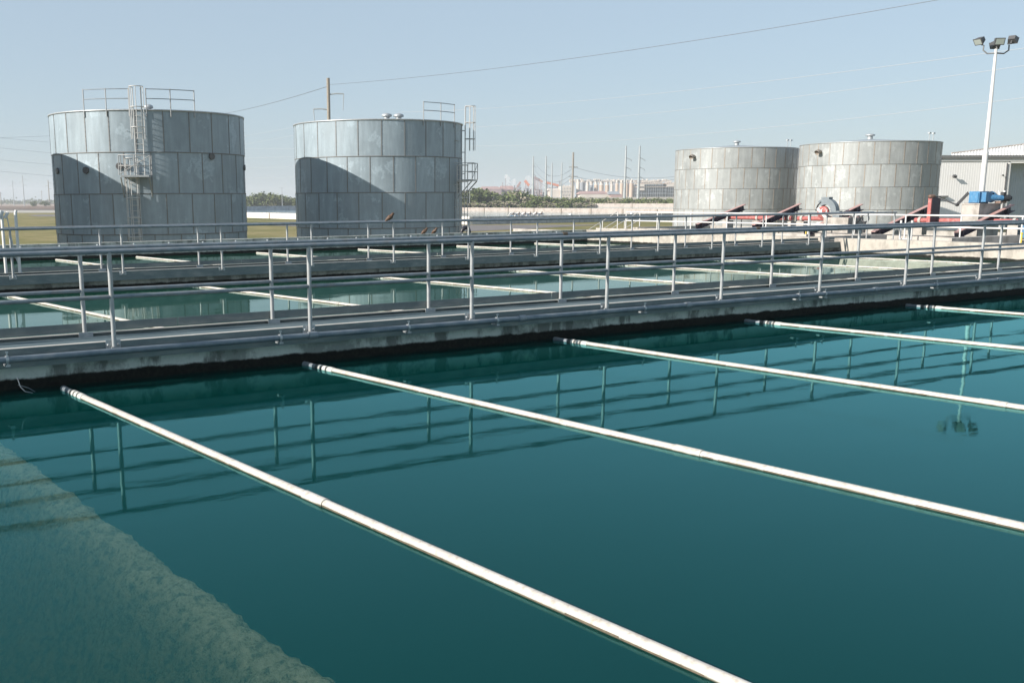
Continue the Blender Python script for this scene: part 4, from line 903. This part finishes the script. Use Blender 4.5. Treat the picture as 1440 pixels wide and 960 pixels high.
def wire(p0, p1, sag, r, label, mt='wire', group='overhead power lines'):
    p0, p1 = Vector(p0), Vector(p1); n = 24; pts = [p0.lerp(p1, q / n) - Vector((0, 0, sag * 4 * (q / n) * (1 - q / n))) for q in range(n + 1)]
    b = MB(); b.tube(pts, r, 5); tag(b.build('power_line', mt), label, 'wire', group)
wire((bx_, by_, at(465, 122, d).z), at(1420, -18, 75), .9, .026, 'dark overhead wire rising from the pole behind the second tank to the top right')
wire((bx_, by_, at(465, 124, d).z), at(300, 162, 260), .5, .045, 'dark overhead wire running left from the pole behind the second tank')
for i, (a, c) in enumerate((((560, 158), (1500, 60)), ((560, 181), (1500, 84)), ((560, 203), (1500, 130)))):
    wire(at(*a, 620), at(*c, 240), 3.2 + i, .075, 'faint pale high wire on the right sky, ' + ('uppermost', 'middle', 'lowest')[i] + ' of three', 'wire_pale')
for i, (a, c) in enumerate((((300, 199), (480, 166)), ((300, 210), (480, 178)), ((300, 208), (480, 209)), ((300, 224), (480, 217)), ((300, 238), (480, 231)), ((300, 252), (480, 246)))):
    wire(at(*a, 700), at(*c, 500), .3, .07, f'faint pale wire crossing the gap between the ladder tanks, {ordn[i]} from the top', 'wire_pale')
for i, (a, c) in enumerate((((-30, 195), (130, 188)), ((-30, 191), (130, 205)), ((-30, 205), (130, 220)), ((-30, 222), (130, 236)), ((-30, 238), (130, 252)))):
    wire(at(*a, 600), at(*c, 800), .3, .08, f'faint pale wire on the sky left of the first tank, {ordn[i]} from the top', 'wire_pale')
for i, (y0, y1) in enumerate(((229, 247), (239, 252), (249, 255))):
    wire(at(752, y0, 560), at(805, y1 - 10 + i * 2, 430), 5, .07, f'thin sagging wire between the steel poles and the wooden pole, {ordn[i]} from the top')
for i, (y0, y1) in enumerate(((235, 247), (248, 250))):
    wire(at(806, y0, 430), at(960, y1, 430), 2.5, .06, 'thin wire running right from the brown wooden pole, ' + ('upper' if i == 0 else 'lower'))

# ---------------------------------------------------------------- factory on a low embankment
FD = 1000.0; fr = rd; ff_ = fd
GZ = at(850, 277.5, FD).z
def fp(px, py, dd=0): return at(px, py, FD + dd)
b = MB(); a0, a1 = at(640, 277.5, FD - 30), at(1000, 277.5, FD - 30); c1, c0 = at(1000, 277.5, FD + 700), at(640, 277.5, FD + 700)
b.add([(a0.x, a0.y, 0), (a1.x, a1.y, 0), (a1.x, a1.y, GZ), (a0.x, a0.y, GZ), (c0.x, c0.y, GZ), (c1.x, c1.y, GZ)], [(0, 1, 2, 3), (3, 2, 5, 4)]); tag(b.build('embankment', 'gravel'), kind='structure')
M['f_white'] = m_noise('factory_cream', (.50, .45, .40), (.62, .57, .52), .08, .8, 0, (.40, .33, .28), (1, 1, .3), .5)
M['f_buff'] = m_noise('factory_buff', (.45, .35, .27), (.55, .44, .36), .1, .8)
M['f_pink'] = m_noise('factory_dusty_red', (.33, .20, .19), (.42, .28, .25), .1, .85)
M['f_grey'] = m_noise('factory_steel_grey', (.22, .24, .27), (.30, .32, .34), .1, .7)
M['f_dark'] = m_noise('factory_dark', (.09, .10, .12), (.14, .14, .15), .1, .8)
M['f_mauve'] = m_noise('factory_rusty_frames', (.22, .17, .18), (.30, .23, .23), .15, .85)
S_ = FD / F     # metres per pixel there
def fbox(b, x0, x1, y0, y1, dep=14, dd=0, mi=0):
    c = fp((x0 + x1) / 2, (y0 + y1) / 2, dd + dep / 2); b.obox(c, fr * ((x1 - x0) / 2 * S_), ff_ * dep / 2, Vector((0, 0, (y1 - y0) / 2 * S_)), mi)
def froot(name, px, label, cat, group=None): p = fp(px, 277, 0); return empty(name, (p.x, p.y, GZ), label=label, cat=cat, group=group)
# silos
sil = [(813, 6, 257, 'f_white'), (826, 5, 260, 'f_white'), (831.5, 5, 260, 'f_grey'), (838, 6, 260, 'f_buff'), (845.5, 7, 260, 'f_buff'), (853.5, 6, 260, 'f_buff'), (860, 5, 260, 'f_white'), (867.5, 5, 258, 'f_buff'), (874, 6, 258, 'f_buff'), (881, 5, 258, 'f_buff'), (887.5, 6.5, 258, 'f_buff')]
for i, (px, wd, ty, mt) in enumerate(sil):
    root = froot('silo', px, f'{ {"f_white":"cream","f_grey":"grey","f_buff":"buff"}[mt] } round factory silo, number {i+1} from the left of the silo row'.replace('{ ', '').replace(' }', ''), 'silo', 'round silos of the factory')
    c = fp(px, 270, 10); b = MB(); b.tube([(c.x, c.y, GZ), (c.x, c.y, at(px, ty, FD).z)], wd / 2 * S_ * .95, 14); part(b, 'body', mt, root)
    b = MB(); zt_ = at(px, ty, FD).z; b.lathe((c.x, c.y, zt_), [(wd / 2 * S_, 0), (wd / 4 * S_, 1.2), (0, 1.5)], 14); b.box(c.x - 1.0, c.x + 1.0, c.y - 1, c.y + 1, zt_ + 1.2, zt_ + 3.2); part(b, 'roof', 'f_white', root)
# blue grey tower
root = froot('tower', 818, 'blue grey round tower at the left of the silos', 'tower'); c = fp(818.5, 270, 2); b = MB(); b.tube([(c.x, c.y, GZ), (c.x, c.y, at(818, 256.5, FD).z)], 3.4 * S_, 16); part(b, 'body', 'f_grey', root); b = MB(); b.tube([(c.x, c.y, at(818, 256.5, FD).z), (c.x, c.y, at(818, 254, FD).z)], 1.2 * S_, 8); part(b, 'roof_cap', 'f_white', root)
# gallery over the silos
root = froot('conveyor_gallery', 860, 'long pale conveyor gallery running over the silo tops', 'gallery'); b = MB(); fbox(b, 800, 945, 254.6, 256.2, 5, 14); part(b, 'gallery', 'f_white', root)
rr = random.Random(2); b = MB()
for i in range(46):
    px = 801 + i * 3.1; hgt = .8 + rr.random() * 2.0; fbox(b, px, px + 1.0 + rr.random() * 1.2, 254.4 - hgt, 254.5, 4, 12 + rr.random() * 4)
part(b, 'roof_machinery', 'f_white', root); b = MB()
for i in range(28): px = 802 + i * 5.1; fbox(b, px, px + .5, 256.3, 276, 1, 13 + (i % 2) * 8)
part(b, 'leg', 'f_pink', root)
# warehouses
def gable(name, x0, x1, ye, yr, label, wm, rm, dd=-20, dep=18):
    root = froot(name, (x0 + x1) / 2, label, 'building'); b = MB(); fbox(b, x0, x1, ye, 277.4, dep, dd); part(b, 'walls', wm, root)
    b = MB(); c = fp((x0 + x1) / 2, ye, dd); hx = fr * ((x1 - x0) / 2 * S_ + .4); rz = Vector((0, 0, (ye - yr) * S_)); d0 = -ff_ * .5; d1 = ff_ * (dep + .5)
    ins = fr * min(6, (x1 - x0) * .12) * S_
    vs = [c - hx + d0, c + hx + d0, c + hx + d1, c - hx + d1, c - hx + ins + ff_ * dep / 2 + rz, c + hx - ins + ff_ * dep / 2 + rz]
    vs = [v + Vector((0, 0, .1)) for v in vs]; b.add(vs, [(0, 1, 5, 4), (2, 3, 4, 5), (1, 2, 5), (3, 0, 4)]); part(b, 'roof', rm, root); return root
gable('warehouse', 814, 856, 273, 269, 'long low cream warehouse in front of the silos', 'f_white', 'f_pink')
gable('shed', 856.5, 872, 273.5, 269.5, 'small shed with grey gabled roof before the buff silos', 'f_pink', 'f_grey', -26)
gable('shed', 676, 704, 266, 262.5, 'low dusty red roofed shed at the left of the factory', 'f_mauve', 'f_pink', 0)
gable('shed', 703, 724, 266.5, 261.5, 'dusty red roofed shed below the left steam plume', 'f_mauve', 'f_pink', 12)
gable('shed', 771, 789, 268, 265, 'cream low shed left of the white block', 'f_white', 'f_white', -5)
# white block
root = froot('factory_block', 798, 'cream windowed factory block behind the wooden pole', 'building'); b = MB(); fbox(b, 787, 806, 262, 277.4, 16, -8); part(b, 'walls', 'f_white', root)
for i in range(4):
    for j in range(3): b = MB(); fbox(b, 789 + i * 4, 790.2 + i * 4, 264.5 + j * 4, 266 + j * 4, .6, -8.7); part(b, 'window', 'f_grey', root)
b = MB(); 
for q in (788, 792, 797, 801): fbox(b, q, q + 1.6, 260 + (q % 3) * .4, 262, 4, -4)
part(b, 'roof_units', 'f_white', root)
root = froot('tank_tower', 784, 'slim pale tower with a railed top left of the white block', 'tower'); b = MB(); fbox(b, 786.2, 788.6, 255, 262, 3, -4); fbox(b, 785.8, 789.0, 256.5, 257, 4, -4); part(b, 'shaft', 'f_grey', root)
# steel framed process building
def framed(x0, x1, y0, label, pale):
    root = froot('process_building', (x0 + x1) / 2, label, 'building'); b = MB(); fbox(b, x0, x1, y0 + 2, 277.4, 18, 4); part(b, 'core', 'f_dark', root)
    for j, yy in enumerate((y0, y0 + 4.5, y0 + 9, y0 + 13.5)): b = MB(); fbox(b, x0 - .3, x1 + .3, yy, yy + 1.0, 22, 0); part(b, 'floor_slab', 'f_buff' if j < 2 else 'f_grey', root)
    b = MB(); q = x0
    while q <= x1: fbox(b, q - .2, q + .2, y0 + .5, 277.4, .5, -.6); q += 3.2
    part(b, 'columns', 'f_grey', root)
    for a, c_, yy in pale: b = MB(); fbox(b, a, c_, yy, yy + 3.4, 2, -1.6); part(b, 'panel', 'f_white', root)
    b = MB(); rr = random.Random(int(x0))
    for i in range(int((x1 - x0) / 2.6)): q = x0 + i * 2.6; fbox(b, q, q + 1.3, y0 - 1.8 - rr.random() * 1.2, y0 - .05, 3, 6)
    part(b, 'roof_vents', 'f_white', root)
framed(893, 934.5, 258, 'dark steel framed process building with pale floors right of the silos', ((898, 906, 259), (898, 906, 264.5)))
framed(936.5, 952, 258.5, 'second dark framed process building partly behind the pale tank', ((938, 950, 259),))
# pipe racks, chimneys, cranes
root = froot('pipe_rack', 745, 'tangle of rusty mauve pipe racks left of the white block', 'pipe rack'); rr = random.Random(4)
for nm, mt, cnt in (('frames', 'f_mauve', 150), ('ducts', 'f_pink', 45), ('vessels', 'f_grey', 30)):
    b = MB()
    for i in range(cnt):
        px = 688 + rr.random() * 100; py = 263.5 + rr.random() * 12
        if nm == 'frames':
            if rr.random() < .5: fbox(b, px, px + .5, py - 1, 277.4, .6, rr.random() * 40)
            else: fbox(b, px, px + 3 + rr.random() * 8, py, py + .5, .6, rr.random() * 40)
        elif nm == 'ducts': fbox(b, px, px + 1 + rr.random() * 5, py, py + 1 + rr.random() * 1.2, 3, rr.random() * 40)
        else: fbox(b, px, px + 1.2 + rr.random() * 1.5, max(265, py - 2), 277.4, 3, rr.random() * 40)
    part(b, nm, mt, root)
for px, y0, y1, wd, mt, lb in ((702.5, 264, 272, 1.6, 'f_white', 'short white stack before the red roofed shed'), (707, 256.5, 264, 1.0, 'f_mauve', 'thin brown stack left of the steam plume'), (711, 250.5, 262, .7, 'f_mauve', 'thinnest tall stack at the steam plume'), (723.5, 261, 270, 1.5, 'f_dark', 'short dark stack right of the steam plume'), (752.5, 247.5, 264, .8, 'f_mauve', 'thin stack beside the leftmost steel pole')):
    c = fp(px, (y0 + y1) / 2, 5); b = MB(); b.tube([(c.x, c.y, GZ), (c.x, c.y, at(px, y0, FD).z)], wd * S_ / 2, 10, r2=wd * S_ * .4); b.tube([(c.x, c.y, at(px, y0, FD).z - .6), (c.x, c.y, at(px, y0, FD).z)], wd * S_ * .6, 10); tag(b.build('chimney', mt), lb, 'chimney')
def conveyor(xa, ya, xb_, yb_, wd, mt, label):
    a, c = fp(xa, ya, 8), fp(xb_, yb_, 8); root = empty('conveyor', ((a.x + c.x) / 2, (a.y + c.y) / 2, GZ), label=label, cat='conveyor'); d = (c - a); L = d.length; d.normalize(); up = ff_.cross(d); b = MB(); b.obox((a + c) / 2, d * L / 2, ff_ * 1.5, up * wd * S_ / 2); part(b, 'casing', mt, root)
    b = MB()
    for t in (.15, .5, .85): p = a.lerp(c, t); b.tube([(p.x, p.y, GZ), (p.x, p.y, p.z)], .3, 6)
    part(b, 'trestle', 'f_mauve', root)
conveyor(767, 256.5, 787, 261.5, 3.0, 'orange', 'bright orange inclined conveyor behind the steel poles')
conveyor(757, 252, 763, 256, 2.6, 'f_pink', 'short dusty red conveyor head above the steam, left of the orange one')
conveyor(738, 254, 744, 261, 3.4, 'orange', 'short steep orange chute at the left of the factory')
conveyor(727, 263, 732, 256, 2.4, 'f_pink', 'steep dusty red chute left of the orange chute')
conveyor(751, 249.5, 757, 252.5, 3.2, 'f_mauve', 'dark conveyor transfer box at the top of the conveyor')

# steam plumes: soft volumes
def plume(px, py, wpx, hpx, dens, label, seed):
    m = bpy.data.materials.new('steam'); m.use_nodes = True; t = m.node_tree; t.nodes.remove(t.nodes['Principled BSDF']); k_ = t.nodes.new('ShaderNodeVolumePrincipled')
    k_.inputs['Color'].default_value = (.97, .97, .97, 1); k_.inputs['Density'].default_value = dens; t.links.new(k_.outputs[0], t.nodes['Material Output'].inputs['Volume'])
    rr = random.Random(seed); b = MB()
    for i in range(7):
        c = fp(px + rr.uniform(-.3, .3) * wpx, py - hpx / 2 + hpx * i / 6, 30); r_ = wpx * S_ * (.30 + .14 * rr.random()) * (1.0 - .06 * i)
        pr = [(r_ * math.sin(pi * q / 8) * (1 + .0 * q), -r_ * math.cos(pi * q / 8) * 1.1) for q in range(9)]; b.lathe((c.x, c.y, c.z), pr, 12)
    o = b.build('steam_plume', m); tag(o, label, 'steam', kind='stuff')
plume(714, 256, 8, 15, .22, 'white steam plume rising over the red roofed sheds', 1)
plume(721, 260, 8, 10, .18, 'lower white steam puff right of the main plume', 2)
plume(745, 259, 14, 14, .09, 'wide thin white steam behind the leftmost steel pole', 3)
plume(759, 260, 15, 9, .13, 'low white steam below the dusty red conveyor head', 4)
plume(695.5, 256, 3, 6, .05, 'small faint white steam wisp at the far left of the factory', 5)
plume(653, 272, 5, 10, .03, 'faint white steam wisp just right of the second tank', 6)

HAZE = .0003
if HAZE:
    b = MB(); b.box(-2500, 2600, -1500, 2800, -1.0, H + 34); m = bpy.data.materials.new('haze'); m.use_nodes = True; t = m.node_tree; t.nodes.remove(t.nodes['Principled BSDF'])
    k_ = t.nodes.new('ShaderNodeVolumePrincipled'); k_.inputs['Color'].default_value = (.88, .93, 1, 1); k_.inputs['Density'].default_value = HAZE; k_.inputs['Anisotropy'].default_value = .2
    t.links.new(k_.outputs[0], t.nodes['Material Output'].inputs['Volume']); tag(b.build('haze', m), kind='stuff', label='thin pale haze over the far plain', cat='haze')
sc.render.engine = 'CYCLES'
sc.cycles.transparent_max_bounces = 12; sc.cycles.volume_bounces = 1
